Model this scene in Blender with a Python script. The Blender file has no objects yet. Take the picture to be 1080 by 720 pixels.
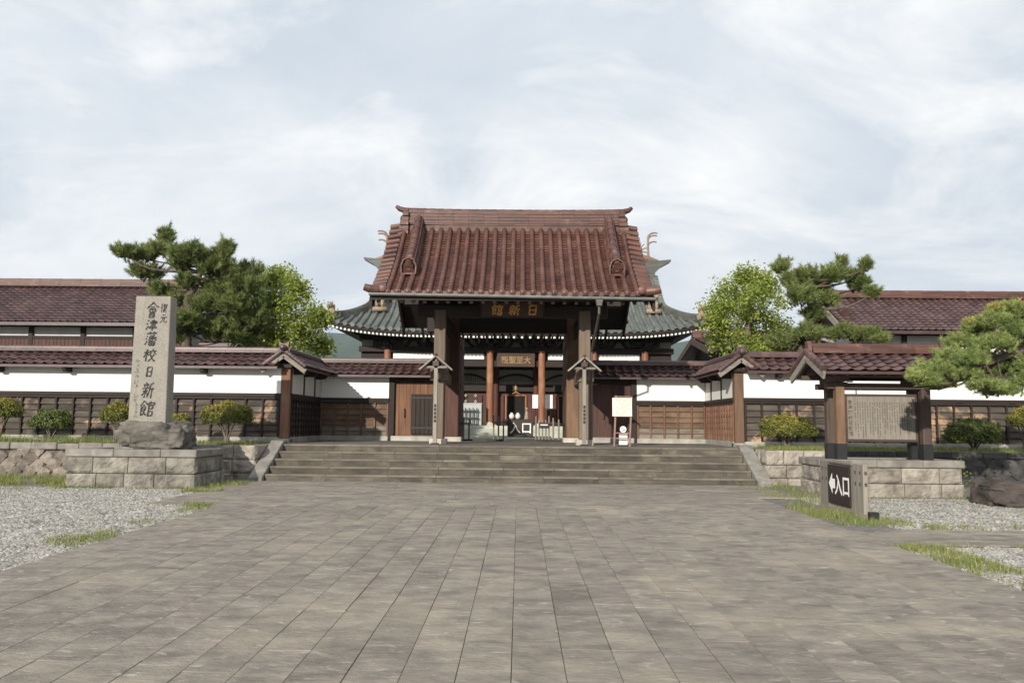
import bpy, math, random
import numpy as np
from mathutils import Vector, Matrix, noise as mnoise

# ------------------------------------------------------------------ camera, sky, sun, exposure
scn = bpy.context.scene
COL = scn.collection
R = math.radians
rng = np.random.default_rng(7)
random.seed(7)

cam_d = bpy.data.cameras.new("camera")
cam = bpy.data.objects.new("camera", cam_d)
COL.objects.link(cam)
cam_d.sensor_width = 36
cam_d.lens = 29.0
cam_d.clip_end = 20000
cam.matrix_world = (Matrix.Translation((0.2, 0, 1.6)) @ Matrix.Rotation(math.atan(8/870), 4, 'Z')
                    @ Matrix.Rotation(math.pi/2 + math.atan(87/870), 4, 'X') @ Matrix.Rotation(R(0.55), 4, 'Z'))
scn.camera = cam

SUN_EL, SUN_AZ = 18.5, 22.0          # azimuth: degrees to the left of straight behind the camera
sd = bpy.data.lights.new("sun", 'SUN')
sd.energy = 4.7
sd.angle = R(0.6)
sd.color = (1.0, 0.94, 0.84)
so = bpy.data.objects.new("sun", sd)
COL.objects.link(so)
sun_from = Vector((-math.sin(R(SUN_AZ))*math.cos(R(SUN_EL)), -math.cos(R(SUN_AZ))*math.cos(R(SUN_EL)), math.sin(R(SUN_EL))))
so.rotation_euler = (-sun_from).to_track_quat('-Z', 'Y').to_euler()
so.location = sun_from*50

world = bpy.data.worlds.new("World")
scn.world = world
world.use_nodes = True
wn, wl = world.node_tree.nodes, world.node_tree.links
wn.clear()
w_out = wn.new('ShaderNodeOutputWorld')
w_bg = wn.new('ShaderNodeBackground')
w_bg.inputs['Strength'].default_value = 0.1
w_sky = wn.new('ShaderNodeTexSky')
w_sky.sky_type = 'NISHITA'
w_sky.sun_disc = False
w_sky.sun_elevation = R(SUN_EL)
w_sky.sun_rotation = math.atan2(sun_from.x, sun_from.y)
tc = wn.new('ShaderNodeTexCoord')
sep = wn.new('ShaderNodeSeparateXYZ')
wl.new(tc.outputs['Generated'], sep.inputs[0])
def wmath(op, a, b):
    n = wn.new('ShaderNodeMath'); n.operation = op
    for i, q in enumerate((a, b)):
        if isinstance(q, (int, float)): n.inputs[i].default_value = q
        else: wl.new(q, n.inputs[i])
    return n.outputs[0]
zc = wmath('ADD', wmath('MAXIMUM', sep.outputs[2], 0.0), 0.36)
cx = wmath('DIVIDE', sep.outputs[0], zc)
cy = wmath('DIVIDE', sep.outputs[1], zc)
cmb = wn.new('ShaderNodeCombineXYZ')
wl.new(cx, cmb.inputs[0]); wl.new(cy, cmb.inputs[1])
def wnoise(scale, detail, rough, dist, off, sx=1.0):
    mp = wn.new('ShaderNodeMapping'); mp.inputs['Location'].default_value = off
    mp.inputs['Scale'].default_value = (sx, 1, 1)
    n = wn.new('ShaderNodeTexNoise')
    n.inputs['Scale'].default_value = scale; n.inputs['Detail'].default_value = detail
    n.inputs['Roughness'].default_value = rough; n.inputs['Distortion'].default_value = dist
    wl.new(cmb.outputs[0], mp.inputs[0]); wl.new(mp.outputs[0], n.inputs[0])
    return n.outputs[0]
def wramp(src, pts):
    r = wn.new('ShaderNodeValToRGB'); e = r.color_ramp.elements
    while len(e) < len(pts): e.new(0.5)
    for k, (p, c) in zip(e, pts): k.position = p; k.color = (*c, 1) if len(c) == 3 else c
    wl.new(src, r.inputs[0]); return r.outputs[0]
def wmix(f, a, b):
    m = wn.new('ShaderNodeMix'); m.data_type = 'RGBA'
    for s, q in ((m.inputs[0], f), (m.inputs[6], a), (m.inputs[7], b)):
        if isinstance(q, (int, float)): s.default_value = q
        elif isinstance(q, tuple): s.default_value = (*q, 1)
        else: wl.new(q, s)
    return m.outputs[2]
sheet = wramp(wnoise(1.5, 9, 0.58, 0.35, (1.2, 6.1, 0), 0.75), [(0.34, (5.8, 6.5, 7.3)), (0.5, (6.9, 7.45, 8.05)), (0.64, (8.6, 8.85, 9.1))])
puff = wramp(wnoise(2.5, 10, 0.60, 0.5, (6.6, 9.9, 0), 0.7), [(0.49, (0, 0, 0)), (0.66, (1, 1, 1))])
cloud = wmix(wmath('MULTIPLY', puff, 0.65), sheet, (10.8, 10.65, 10.35))
gap = wramp(wnoise(1.0, 6, 0.55, 0.3, (1.0, 8.3, 0)), [(0.60, (0, 0, 0)), (0.74, (1, 1, 1))])
hor = wramp(sep.outputs[2], [(0.0, (1, 1, 1)), (0.22, (0, 0, 0))])
cloud = wmix(wmath('MULTIPLY', hor, 0.40), cloud, (8.3, 8.75, 9.3))
skyc = wmix(1.0, w_sky.outputs[0], w_sky.outputs[0])
cover = wmath('SUBTRACT', 1.0, wmath('MULTIPLY', gap, 0.35))
final = wmix(cover, skyc, cloud)
wl.new(final, w_bg.inputs['Color'])
wl.new(w_bg.outputs[0], w_out.inputs['Surface'])

scn.view_settings.view_transform = 'Standard'
scn.view_settings.look = 'None'
scn.view_settings.exposure = 0.12
scn.view_settings.gamma = 1.0
scn.view_settings.use_curve_mapping = False

# ------------------------------------------------------------------ helpers
def link(o, parent=None):
    COL.objects.link(o)
    if parent is not None: o.parent = parent
    return o

def tag(o, label=None, cat=None, group=None, kind=None):
    if label: o['label'] = label
    if cat: o['category'] = cat
    if group: o['group'] = group
    if kind: o['kind'] = kind
    return o

def empty(name, loc=(0, 0, 0), rz=0.0):
    o = bpy.data.objects.new(name, None)
    o.location = loc; o.rotation_euler = (0, 0, rz); o.empty_display_size = 0.2
    return link(o)

def kids(o): return [c for c in bpy.data.objects if c.parent == o]
def copy_tree(o, parent=None):
    c = o.copy(); link(c, parent)
    for k in kids(o): copy_tree(k, c)
    return c

class MB:
    def __init__(s): s.v = []; s.f = []; s.t = []
    def add(s, vs, fs, tone=None):
        b = len(s.v); s.v.extend([tuple(q) for q in vs])
        if tone is None: tone = random.random()
        for q in fs: s.f.append(tuple(b+i for i in q)); s.t.append(tone)
    def box(s, x0, x1, y0, y1, z0, z1, tone=None):
        s.add([(x0,y0,z0),(x1,y0,z0),(x1,y1,z0),(x0,y1,z0),(x0,y0,z1),(x1,y0,z1),(x1,y1,z1),(x0,y1,z1)],
              [(0,3,2,1),(4,5,6,7),(0,1,5,4),(1,2,6,5),(2,3,7,6),(3,0,4,7)], tone)
    def beam(s, p, q, w, h, up=(0, 0, 1), tone=None, w2=None, h2=None):
        p = Vector(p); q = Vector(q); d = (q-p).normalized(); u = Vector(up)
        x = d.cross(u)
        if x.length < 1e-4: x = d.cross(Vector((0, 1, 0)))
        x.normalize(); u = x.cross(d)
        w2 = w2 or w; h2 = h2 or h
        vs = []
        for c, ww, hh in ((p, w, h), (q, w2, h2)):
            for a, b in ((-1,-1),(1,-1),(1,1),(-1,1)): vs.append(c + x*(a*ww/2) + u*(b*hh/2))
        s.add(vs, [(0,1,2,3),(7,6,5,4),(0,4,5,1),(1,5,6,2),(2,6,7,3),(3,7,4,0)], tone)
    def tube(s, pts, rad, n=8, tone=None, cap=True, flat=1.0):
        pts = [Vector(p) for p in pts]
        if isinstance(rad, (int, float)): rad = [rad]*len(pts)
        vs = []; fs = []; prev = None
        for i, p in enumerate(pts):
            d = (pts[min(i+1, len(pts)-1)] - pts[max(i-1, 0)]).normalized()
            if prev is None:
                a = d.orthogonal().normalized()
            else:
                a = (prev - d*prev.dot(d)).normalized()
            prev = a; b = d.cross(a)
            for k in range(n):
                t = 2*math.pi*k/n
                vs.append(p + (a*math.cos(t) + b*math.sin(t)*flat)*rad[i])
        for i in range(len(pts)-1):
            for k in range(n):
                k2 = (k+1) % n
                fs.append((i*n+k, i*n+k2, (i+1)*n+k2, (i+1)*n+k))
        if cap:
            fs.append(tuple(reversed(range(n)))); fs.append(tuple((len(pts)-1)*n+k for k in range(n)))
        s.add(vs, fs, tone)
    def ball(s, c, rx, ry=None, rz=None, seg=10, rings=6, tone=None, rot=None):
        ry = ry or rx; rz = rz or rx; vs = []; fs = []
        c = Vector(c)
        for i in range(rings+1):
            th = math.pi*i/rings
            for k in range(seg):
                ph = 2*math.pi*k/seg
                q = Vector((rx*math.sin(th)*math.cos(ph), ry*math.sin(th)*math.sin(ph), rz*math.cos(th)))
                if rot is not None: q = rot @ q
                vs.append(c+q)
        for i in range(rings):
            for k in range(seg):
                k2 = (k+1) % seg
                fs.append((i*seg+k, (i+1)*seg+k, (i+1)*seg+k2, i*seg+k2))
        s.add(vs, fs, tone)
    def prism(s, poly, ext, tone=None):
        """poly: list of 3D points (planar), ext: extrusion vector"""
        n = len(poly); e = Vector(ext)
        vs = [Vector(p) for p in poly] + [Vector(p)+e for p in poly]
        fs = [tuple(reversed(range(n))), tuple(range(n, 2*n))]
        fs += [(i, (i+1) % n, n+(i+1) % n, n+i) for i in range(n)]
        s.add(vs, fs, tone)
    def xform(s, m): s.v = [tuple(m @ Vector(q)) for q in s.v]
    def build(s, name, mat, parent=None, smooth=False, bevel=0.0, loc=None):
        me = bpy.data.meshes.new(name)
        me.from_pydata(s.v, [], s.f)
        at = me.attributes.new('tone', 'FLOAT', 'FACE'); at.data.foreach_set('value', s.t)
        if isinstance(mat, (list, tuple)):
            for m in mat: me.materials.append(m)
        elif mat: me.materials.append(mat)
        if smooth: me.polygons.foreach_set('use_smooth', [True]*len(me.polygons))
        o = bpy.data.objects.new(name, me)
        if loc: o.location = loc
        link(o, parent)
        if bevel:
            b = o.modifiers.new('bevel', 'BEVEL'); b.width = bevel; b.segments = 1; b.limit_method = 'ANGLE'
        return o

def mesh_np(name, verts, faces, tone, mat, parent=None, smooth=False):
    """verts (n,3); faces (m,k) all the same size k; tone (m,)"""
    me = bpy.data.meshes.new(name)
    n, m, k = len(verts), len(faces), faces.shape[1]
    me.vertices.add(n); me.vertices.foreach_set('co', np.ascontiguousarray(verts, dtype=np.float32).ravel())
    me.loops.add(m*k); me.loops.foreach_set('vertex_index', np.ascontiguousarray(faces, dtype=np.int32).ravel())
    me.polygons.add(m); me.polygons.foreach_set('loop_start', np.arange(0, m*k, k, dtype=np.int32))
    at = me.attributes.new('tone', 'FLOAT', 'FACE'); at.data.foreach_set('value', np.asarray(tone, dtype=np.float32))
    me.materials.append(mat); me.update(calc_edges=True)
    if smooth: me.polygons.foreach_set('use_smooth', [True]*m)
    o = bpy.data.objects.new(name, me)
    return link(o, parent)

# ------------------------------------------------------------------ materials
def mat(name, c1, c2=None, rough=0.7, scale=4.0, stretch=(1, 1, 1), detail=6, contrast=(0.35, 0.65), tone=0.3, bump=0.0, bscale=None,
        metal=0.0, spec=0.4, stain=None, stain_scale=0.6, stain_amt=0.5, transl=0.0, tone_mix=None, voro=None, coat=0.0, stain_ramp=(0.5, 0.68), fleck=None, shift=False):
    m = bpy.data.materials.new(name); m.use_nodes = True
    N, L = m.node_tree.nodes, m.node_tree.links
    bs = N['Principled BSDF']; out = N['Material Output']
    tcn = N.new('ShaderNodeTexCoord'); oi = N.new('ShaderNodeObjectInfo')
    addv = N.new('ShaderNodeVectorMath'); addv.operation = 'MULTIPLY_ADD'
    cv = N.new('ShaderNodeCombineXYZ')
    for i in range(3): L.new(oi.outputs['Random'], cv.inputs[i])
    L.new(cv.outputs[0], addv.inputs[0]); addv.inputs[1].default_value = (13, 17, 11); L.new(tcn.outputs['Object'], addv.inputs[2])
    base_v = addv
    if shift:          # every slab is cut from another piece of stone
        sa = N.new('ShaderNodeAttribute'); sa.attribute_name = 'tone'
        sv_ = N.new('ShaderNodeVectorMath'); sv_.operation = 'SCALE'; sv_.inputs[0].default_value = (71, 37, 5); L.new(sa.outputs['Fac'], sv_.inputs['Scale'])
        ad = N.new('ShaderNodeVectorMath'); L.new(addv.outputs[0], ad.inputs[0]); L.new(sv_.outputs[0], ad.inputs[1]); addv = ad
    def nz(sc, st, det=6, rgh=0.6, dist=0.0, vec=None):
        mp = N.new('ShaderNodeMapping'); mp.inputs['Scale'].default_value = st
        L.new((vec or addv).outputs[0], mp.inputs[0])
        n = N.new('ShaderNodeTexNoise'); n.inputs['Scale'].default_value = sc; n.inputs['Detail'].default_value = det
        n.inputs['Roughness'].default_value = rgh; n.inputs['Distortion'].default_value = dist
        L.new(mp.outputs[0], n.inputs[0]); return n.outputs[0]
    def ramp(src, a, b):
        r = N.new('ShaderNodeMapRange'); r.inputs[1].default_value = a; r.inputs[2].default_value = b
        L.new(src, r.inputs[0]); return r.outputs[0]
    def mix(f, a, b, mode='MIX'):
        x = N.new('ShaderNodeMix'); x.data_type = 'RGBA'; x.blend_type = mode
        for s, q in ((x.inputs[0], f), (x.inputs[6], a), (x.inputs[7], b)):
            if isinstance(q, (int, float)): s.default_value = q
            elif isinstance(q, (tuple, list)): s.default_value = (*q, 1)
            else: L.new(q, s)
        return x.outputs[2]
    def mth(op, a, b):
        x = N.new('ShaderNodeMath'); x.operation = op
        for i, q in enumerate((a, b)):
            if isinstance(q, (int, float)): x.inputs[i].default_value = q
            else: L.new(q, x.inputs[i])
        return x.outputs[0]
    c2 = c2 or tuple(x*0.7 for x in c1)
    n1 = nz(scale, stretch, detail)
    col = mix(ramp(n1, *contrast), c1, c2)
    ta = N.new('ShaderNodeAttribute'); ta.attribute_name = 'tone'
    if tone_mix:            # a second pair of colours picked by the tone of the leaf / tile / slab
        col = mix(ramp(ta.outputs['Fac'], tone_mix[1], tone_mix[2]), col, tone_mix[0])
    if voro:
        v = N.new('ShaderNodeTexVoronoi'); v.inputs['Scale'].default_value = voro[0]; L.new(addv.outputs[0], v.inputs[0])
        sv = N.new('ShaderNodeSeparateColor'); L.new(v.outputs['Color'], sv.inputs[0])
        col = mix(ramp(sv.outputs[0], 0.0, 1.0), col, voro[1])
    if stain:
        col = mix(mth('MULTIPLY', ramp(nz(stain_scale, (1, 1, 1), 7, 0.65, 0.4, base_v), *stain_ramp), stain_amt), col, stain)
    if fleck:      # (colour, scale, stretch, low, high, amount): a second, finer layer of wear
        col = mix(mth('MULTIPLY', ramp(nz(fleck[1], fleck[2], 8, 0.7, 0.6), fleck[3], fleck[4]), fleck[5]), col, fleck[0])
    if tone:
        k = mth('ADD', mth('MULTIPLY', mth('SUBTRACT', ta.outputs['Fac'], 0.5), tone), 1.0)
        cc = N.new('ShaderNodeCombineColor')
        for i in range(3): L.new(k, cc.inputs[i])
        col = mix(1.0, col, cc.outputs[0], 'MULTIPLY')
    L.new(col, bs.inputs['Base Color'])
    bs.inputs['Roughness'].default_value = rough; bs.inputs['Metallic'].default_value = metal
    bs.inputs['Specular IOR Level'].default_value = spec
    if coat: bs.inputs['Coat Weight'].default_value = coat; bs.inputs['Coat Roughness'].default_value = 0.25
    if bump:
        b = N.new('ShaderNodeBump'); b.inputs['Strength'].default_value = 1.0; b.inputs['Distance'].default_value = bump
        src = nz(bscale or scale*3, stretch, 8, 0.65)
        if voro:
            src = mth('ADD', src, v.outputs['Distance'])
        L.new(src, b.inputs['Height']); L.new(b.outputs[0], bs.inputs['Normal'])
    if transl:
        t = N.new('ShaderNodeBsdfTranslucent'); L.new(col, t.inputs['Color'])
        ms = N.new('ShaderNodeMixShader'); ms.inputs[0].default_value = transl
        L.new(bs.outputs[0], ms.inputs[1]); L.new(t.outputs[0], ms.inputs[2]); L.new(ms.outputs[0], out.inputs['Surface'])
    return m

M = {}
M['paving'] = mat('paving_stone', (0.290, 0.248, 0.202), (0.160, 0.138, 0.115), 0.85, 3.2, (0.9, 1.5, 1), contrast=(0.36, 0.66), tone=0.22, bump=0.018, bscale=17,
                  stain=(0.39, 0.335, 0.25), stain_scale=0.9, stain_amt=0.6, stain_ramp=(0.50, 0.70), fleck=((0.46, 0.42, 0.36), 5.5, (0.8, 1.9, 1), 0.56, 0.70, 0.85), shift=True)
M['joint'] = mat('joint_soil', (0.075, 0.066, 0.055), (0.34, 0.31, 0.26), 0.95, 2.6, contrast=(0.44, 0.58), tone=0)
M['gravel_bed'] = mat('gravel_bed', (0.33, 0.31, 0.275), (0.18, 0.17, 0.15), 0.9, 14, tone=0, bump=0.03, bscale=40, voro=(38, (0.16, 0.15, 0.14)))
M['pebble'] = mat('pebbles', (0.42, 0.395, 0.35), (0.27, 0.252, 0.222), 0.85, 3, tone=.85)
M['soil'] = mat('grassy_soil', (0.12, 0.115, 0.055), (0.10, 0.085, 0.06), 0.95, 2.0, tone=0, bump=0.03, bscale=12)
M['ground'] = mat('earth', (0.11, 0.10, 0.07), (0.08, 0.085, 0.045), 0.95, 0.3, tone=0)
M['grass'] = mat('grass_blades', (0.235, 0.25, 0.075), (0.155, 0.20, 0.055), 0.6, 1.2, tone=0.7, transl=0.3, tone_mix=((0.36, 0.32, 0.13), 0.72, 0.98))
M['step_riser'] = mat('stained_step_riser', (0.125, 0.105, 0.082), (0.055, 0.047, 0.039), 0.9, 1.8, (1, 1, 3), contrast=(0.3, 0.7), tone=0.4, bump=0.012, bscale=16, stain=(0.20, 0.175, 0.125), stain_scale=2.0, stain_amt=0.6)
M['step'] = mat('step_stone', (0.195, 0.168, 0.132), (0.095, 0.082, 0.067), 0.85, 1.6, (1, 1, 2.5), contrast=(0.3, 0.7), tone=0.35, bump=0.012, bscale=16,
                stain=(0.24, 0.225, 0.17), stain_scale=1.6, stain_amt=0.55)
M['granite'] = mat('rough_granite', (0.275, 0.255, 0.215), (0.17, 0.153, 0.128), 0.85, 3.5, tone=0.42, bump=0.018, bscale=26, stain=(0.10, 0.088, 0.075), stain_scale=2.6, stain_amt=0.9, stain_ramp=(.46,.64))
M['granite_pink'] = mat('rough_pale_granite', (0.36, 0.325, 0.275), (0.245, 0.215, 0.18), 0.85, 3.5, tone=0.4, bump=0.018, bscale=26, stain=(0.14, 0.115, 0.095), stain_scale=2.2, stain_amt=0.85, stain_ramp=(.48,.66))
M['cap'] = mat('cap_stone', (0.265, 0.245, 0.215), (0.165, 0.15, 0.13), 0.85, 4, tone=0.2, bump=0.006, bscale=30, stain=(0.12, 0.105, 0.09), stain_scale=2.0, stain_amt=0.6)
M['rubble'] = mat('rubble_stone', (0.27, 0.23, 0.19), (0.15, 0.125, 0.105), 0.9, 5, tone=0.7, bump=0.03, bscale=18, stain=(0.085, 0.075, 0.065), stain_scale=2.2, stain_amt=0.6)
M['rubble_dark'] = mat('dark_rubble_stone', (0.075, 0.07, 0.066), (0.035, 0.033, 0.032), 0.8, 5, tone=0.7, bump=0.03, bscale=18)
M['pillar_granite'] = mat('dressed_granite', (0.285, 0.262, 0.222), (0.20, 0.183, 0.156), 0.75, 26, contrast=(0.35, 0.65), tone=0, bump=0.003, bscale=70, stain=(0.34, 0.30, 0.245), stain_scale=3.0, stain_amt=0.45, fleck=((0.15, 0.14, 0.125), 1.5, (3, 3, .6), 0.52, 0.74, 0.55))
M['ink'] = mat('black_ink', (0.018, 0.017, 0.016), (0.03, 0.028, 0.026), 0.7, 9, tone=0)
M['rock'] = mat('mossy_rock', (0.225, 0.203, 0.172), (0.098, 0.088, 0.076), 0.9, 2.6, (1, 1, 2.2), contrast=(0.32, 0.66), tone=0, bump=0.05, bscale=7, stain=(0.055, 0.048, 0.042), stain_scale=2.6, stain_amt=0.75)
M['rock_dark'] = mat('dark_boulder', (0.085, 0.066, 0.055), (0.05, 0.042, 0.038), 0.75, 3, tone=0, bump=0.03, bscale=9)
M['tile_red'] = mat('red_brown_glazed_tile', (0.128, 0.053, 0.037), (0.066, 0.028, 0.021), 0.48, 2.2, contrast=(0.3, 0.7), tone=0.55, bump=0.006, bscale=14, spec=0.5,
                    stain=(0.175, 0.100, 0.072), stain_scale=1.2, stain_amt=0.42)
M['tile_ridge'] = mat('weathered_ridge_tile', (0.122, 0.053, 0.039), (0.062, 0.029, 0.022), 0.5, 3, (0.5, 1, 4), contrast=(0.3, 0.7), tone=0.6, bump=0.008, bscale=12, spec=0.45,
                      stain=(0.25, 0.175, 0.145), stain_scale=2.6, stain_amt=0.5, stain_ramp=(.56,.70))
M['tile_dull'] = mat('dull_purple_brown_tile', (0.104, 0.056, 0.051), (0.062, 0.034, 0.032), 0.42, 2.5, tone=0.55, bump=0.004, bscale=14, spec=0.5,
                     stain=(0.15, 0.103, 0.092), stain_scale=0.9, stain_amt=0.45)
M['copper'] = mat('grey_green_roof_tile', (0.150, 0.165, 0.150), (0.088, 0.100, 0.092), 0.5, 1.6, tone=0.5, bump=0.006, bscale=10, stain=(0.22, 0.215, 0.175), stain_scale=0.8, stain_amt=0.5)
M['copper_dark'] = mat('dark_ridge_tile', (0.095, 0.098, 0.085), (0.055, 0.058, 0.052), 0.55, 1.6, (0.5, 1, 5), tone=0.5, bump=0.006, bscale=10, stain=(0.17, 0.16, 0.13), stain_scale=0.8, stain_amt=0.5)
M['bronze'] = mat('pale_gilt_bronze', (0.26, 0.175, 0.12), (0.17, 0.115, 0.08), 0.55, 6, tone=0.2, metal=0.15)
M['statue'] = mat('pale_clay_statue', (0.34, 0.26, 0.175), (0.20, 0.15, 0.105), 0.7, 8, tone=0.2)
V3, H3, HY = (9, 9, 0.7), (0.7, 9, 9), (9, 0.7, 9)
def wood(n, a, b, **k):
    for s, st in (('v', V3), ('x', H3), ('y', HY)):
        M[n+'_'+s] = mat(n+'_'+s, a, b, k.get('rough', 0.7), 1.6, st, contrast=(0.3, 0.7), tone=k.get('tone', 0.3), bump=0.006, bscale=4,
                         stain=k.get('stain'), stain_scale=0.9, stain_amt=0.6)
wood('dark_wood', (0.030, 0.017, 0.012), (0.013, 0.008, 0.006))
wood('brown_wood', (0.20, 0.118, 0.068), (0.105, 0.060, 0.036), stain=(0.25, 0.175, 0.115))
wood('red_wood', (0.105, 0.042, 0.028), (0.050, 0.022, 0.016))
wood('grey_wood', (0.195, 0.148, 0.106), (0.112, 0.083, 0.060), stain=(0.18, 0.10, 0.06))
wood('post_wood', (0.22, 0.105, 0.058), (0.10, 0.050, 0.032), stain=(0.24, 0.17, 0.12))
wood('silver_wood', (0.28, 0.25, 0.208), (0.165, 0.147, 0.124), tone=0.35)
wood('shelter_wood', (0.10, 0.070, 0.055), (0.050, 0.036, 0.030))
M['door_plank'] = mat('door_planks', (0.185, 0.085, 0.038), (0.095, 0.042, 0.022), 0.65, 1.5, V3, tone=0.4, bump=0.006, bscale=4)
M['door_dark'] = mat('dark_red_door_planks', (0.085, 0.035, 0.024), (0.045, 0.020, 0.015), 0.65, 1.5, V3, tone=0.3, bump=0.006, bscale=4)
M['plank'] = mat('weathered_wall_planks', (0.105, 0.085, 0.068), (0.040, 0.033, 0.028), 0.85, 1.3, (1.2, 7, 7), contrast=(0.3, 0.7), tone=0.5, bump=0.010, bscale=5,
                 stain=(0.42, 0.27, 0.165), stain_scale=1.5, stain_amt=0.85, stain_ramp=(0.54, 0.66))
M['plank_warm'] = mat('sheltered_wall_planks', (0.185, 0.115, 0.070), (0.085, 0.055, 0.038), 0.8, 1.3, (1.2, 7, 7), contrast=(0.3, 0.7), tone=0.4, bump=0.010, bscale=5,
                      stain=(0.27, 0.19, 0.12), stain_scale=1.2, stain_amt=0.7)
M['plank_grey'] = mat('sheltered_grey_planks', (0.25, 0.21, 0.165), (0.14, 0.115, 0.09), 0.85, 1.3, (1.2, 7, 7), tone=0.3, bump=0.010, bscale=5)
M['plaster'] = mat('white_plaster', (0.83, 0.82, 0.785), (0.78, 0.765, 0.725), 0.85, 1.1, tone=0, bump=0.002, bscale=30, fleck=((0.60, 0.575, 0.52), 1.4, (3.5, 3.5, .35), 0.54, 0.78, 0.35))
M['plaster_shaded'] = mat('shaded_plaster', (0.34, 0.32, 0.27), (0.26, 0.24, 0.20), 0.85, 1.5, tone=0)  # hall plaster darkened, so its colour carries the shade under the eaves
M['plaster_grey'] = mat('grey_white_plaster', (0.60, 0.59, 0.55), (0.50, 0.49, 0.45), 0.85, 1.5, tone=0)
M['footing'] = mat('concrete_footing', (0.42, 0.40, 0.355), (0.27, 0.255, 0.225), 0.85, 3, tone=0.15, bump=0.004, bscale=30)
M['base_stone'] = mat('pale_base_stone', (0.52, 0.48, 0.40), (0.38, 0.34, 0.28), 0.85, 4, tone=0.15, bump=0.004)
M['black'] = mat('painted_dark_interior', (0.012, 0.010, 0.009), (0.008, 0.007, 0.006), 0.9, 3, tone=0)  # flat black painted in for the unlit inside of the hall doorways
M['black_metal'] = mat('black_metal', (0.022, 0.022, 0.024), (0.03, 0.03, 0.03), 0.5, 5, tone=0, metal=0.3)
M['gutter'] = mat('grey_metal_gutter', (0.33, 0.34, 0.33), (0.22, 0.225, 0.22), 0.45, 4, tone=0, metal=0.5)
M['pipe'] = mat('dark_down_pipe', (0.10, 0.09, 0.08), (0.07, 0.062, 0.055), 0.5, 4, tone=0)
M['white'] = mat('white_paint', (0.82, 0.81, 0.77), (0.76, 0.75, 0.71), 0.6, 3, tone=0)
M['cream'] = mat('cream_board', (0.66, 0.615, 0.50), (0.61, 0.565, 0.455), 0.6, 3, tone=0)
M['rose_wood'] = mat('rose_brown_wood', (0.24, 0.135, 0.115), (0.17, 0.095, 0.08), 0.6, 3, V3, tone=0.1)
M['sign_brown'] = mat('dark_brown_sign', (0.032, 0.020, 0.019), (0.024, 0.016, 0.015), 0.5, 3, tone=0)
M['gold'] = mat('old_gold', (0.62, 0.33, 0.10), (0.48, 0.25, 0.08), 0.45, 6, tone=0, metal=0.3)
M['gold_dull'] = mat('dull_gold', (0.30, 0.19, 0.085), (0.22, 0.14, 0.06), 0.5, 6, tone=0, metal=0.3)
M['plaque'] = mat('plaque_wood', (0.075, 0.034, 0.020), (0.045, 0.022, 0.014), 0.6, 2, H3, tone=0)
M['faint'] = mat('faint_lettering', (0.075, 0.066, 0.056), (0.10, 0.085, 0.07), 0.8, 6, tone=0)
M['faint_pink'] = mat('faded_print', (0.36, 0.27, 0.18), (0.32, 0.24, 0.16), 0.8, 6, tone=0)
M['column_red'] = mat('worn_red_column', (0.30, 0.125, 0.060), (0.165, 0.060, 0.036), 0.55, 1.4, V3, tone=0, stain=(0.44, 0.25, 0.14), stain_scale=0.7, stain_amt=0.6)
M['vermilion'] = mat('dull_vermilion', (0.095, 0.022, 0.016), (0.055, 0.014, 0.011), 0.6, 3, tone=0.2)
M['orange'] = mat('orange_door_frame', (0.36, 0.135, 0.05), (0.25, 0.09, 0.04), 0.6, 3, tone=0)
M['hall_stone'] = mat('pale_green_stone', (0.42, 0.42, 0.34), (0.31, 0.32, 0.26), 0.85, 2, tone=0.25, bump=0.004)
M['grey_panel'] = mat('grey_panel', (0.40, 0.42, 0.40), (0.34, 0.36, 0.345), 0.7, 3, tone=0)
M['bark'] = mat('pine_bark', (0.150, 0.110, 0.082), (0.060, 0.046, 0.038), 0.9, 6, (1, 1, 0.35), tone=0, bump=0.03, bscale=14)
M['bark_grey'] = mat('grey_bark', (0.20, 0.165, 0.13), (0.10, 0.08, 0.065), 0.9, 6, (1, 1, 0.35), tone=0, bump=0.015, bscale=14)
M['pine'] = mat('pine_needles', (0.225, 0.255, 0.082), (0.13, 0.175, 0.052), 0.55, 1.1, tone=1.0, transl=0.3)
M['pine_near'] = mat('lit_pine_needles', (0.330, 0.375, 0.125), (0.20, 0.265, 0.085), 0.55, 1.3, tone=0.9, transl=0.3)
M['pine_yellow'] = mat('yellowed_needles', (0.42, 0.38, 0.10), (0.28, 0.30, 0.08), 0.55, 2, tone=0.8, transl=0.2)
M['maple'] = mat('maple_leaves', (0.33, 0.37, 0.070), (0.205, 0.270, 0.050), 0.5, 0.8, tone=0.8, transl=0.35)
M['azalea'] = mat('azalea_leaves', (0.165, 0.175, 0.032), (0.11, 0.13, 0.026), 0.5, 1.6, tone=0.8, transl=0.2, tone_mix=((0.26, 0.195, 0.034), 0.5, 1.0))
M['azalea_green'] = mat('green_shrub_leaves', (0.115, 0.145, 0.03), (0.07, 0.10, 0.022), 0.5, 1.6, tone=0.8, transl=0.15, tone_mix=((0.14, 0.15, 0.03), 0.6, 1.0))
M['forest'] = mat('far_forest', (0.045, 0.07, 0.03), (0.03, 0.05, 0.022), 0.9, 0.012, tone=0)

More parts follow.
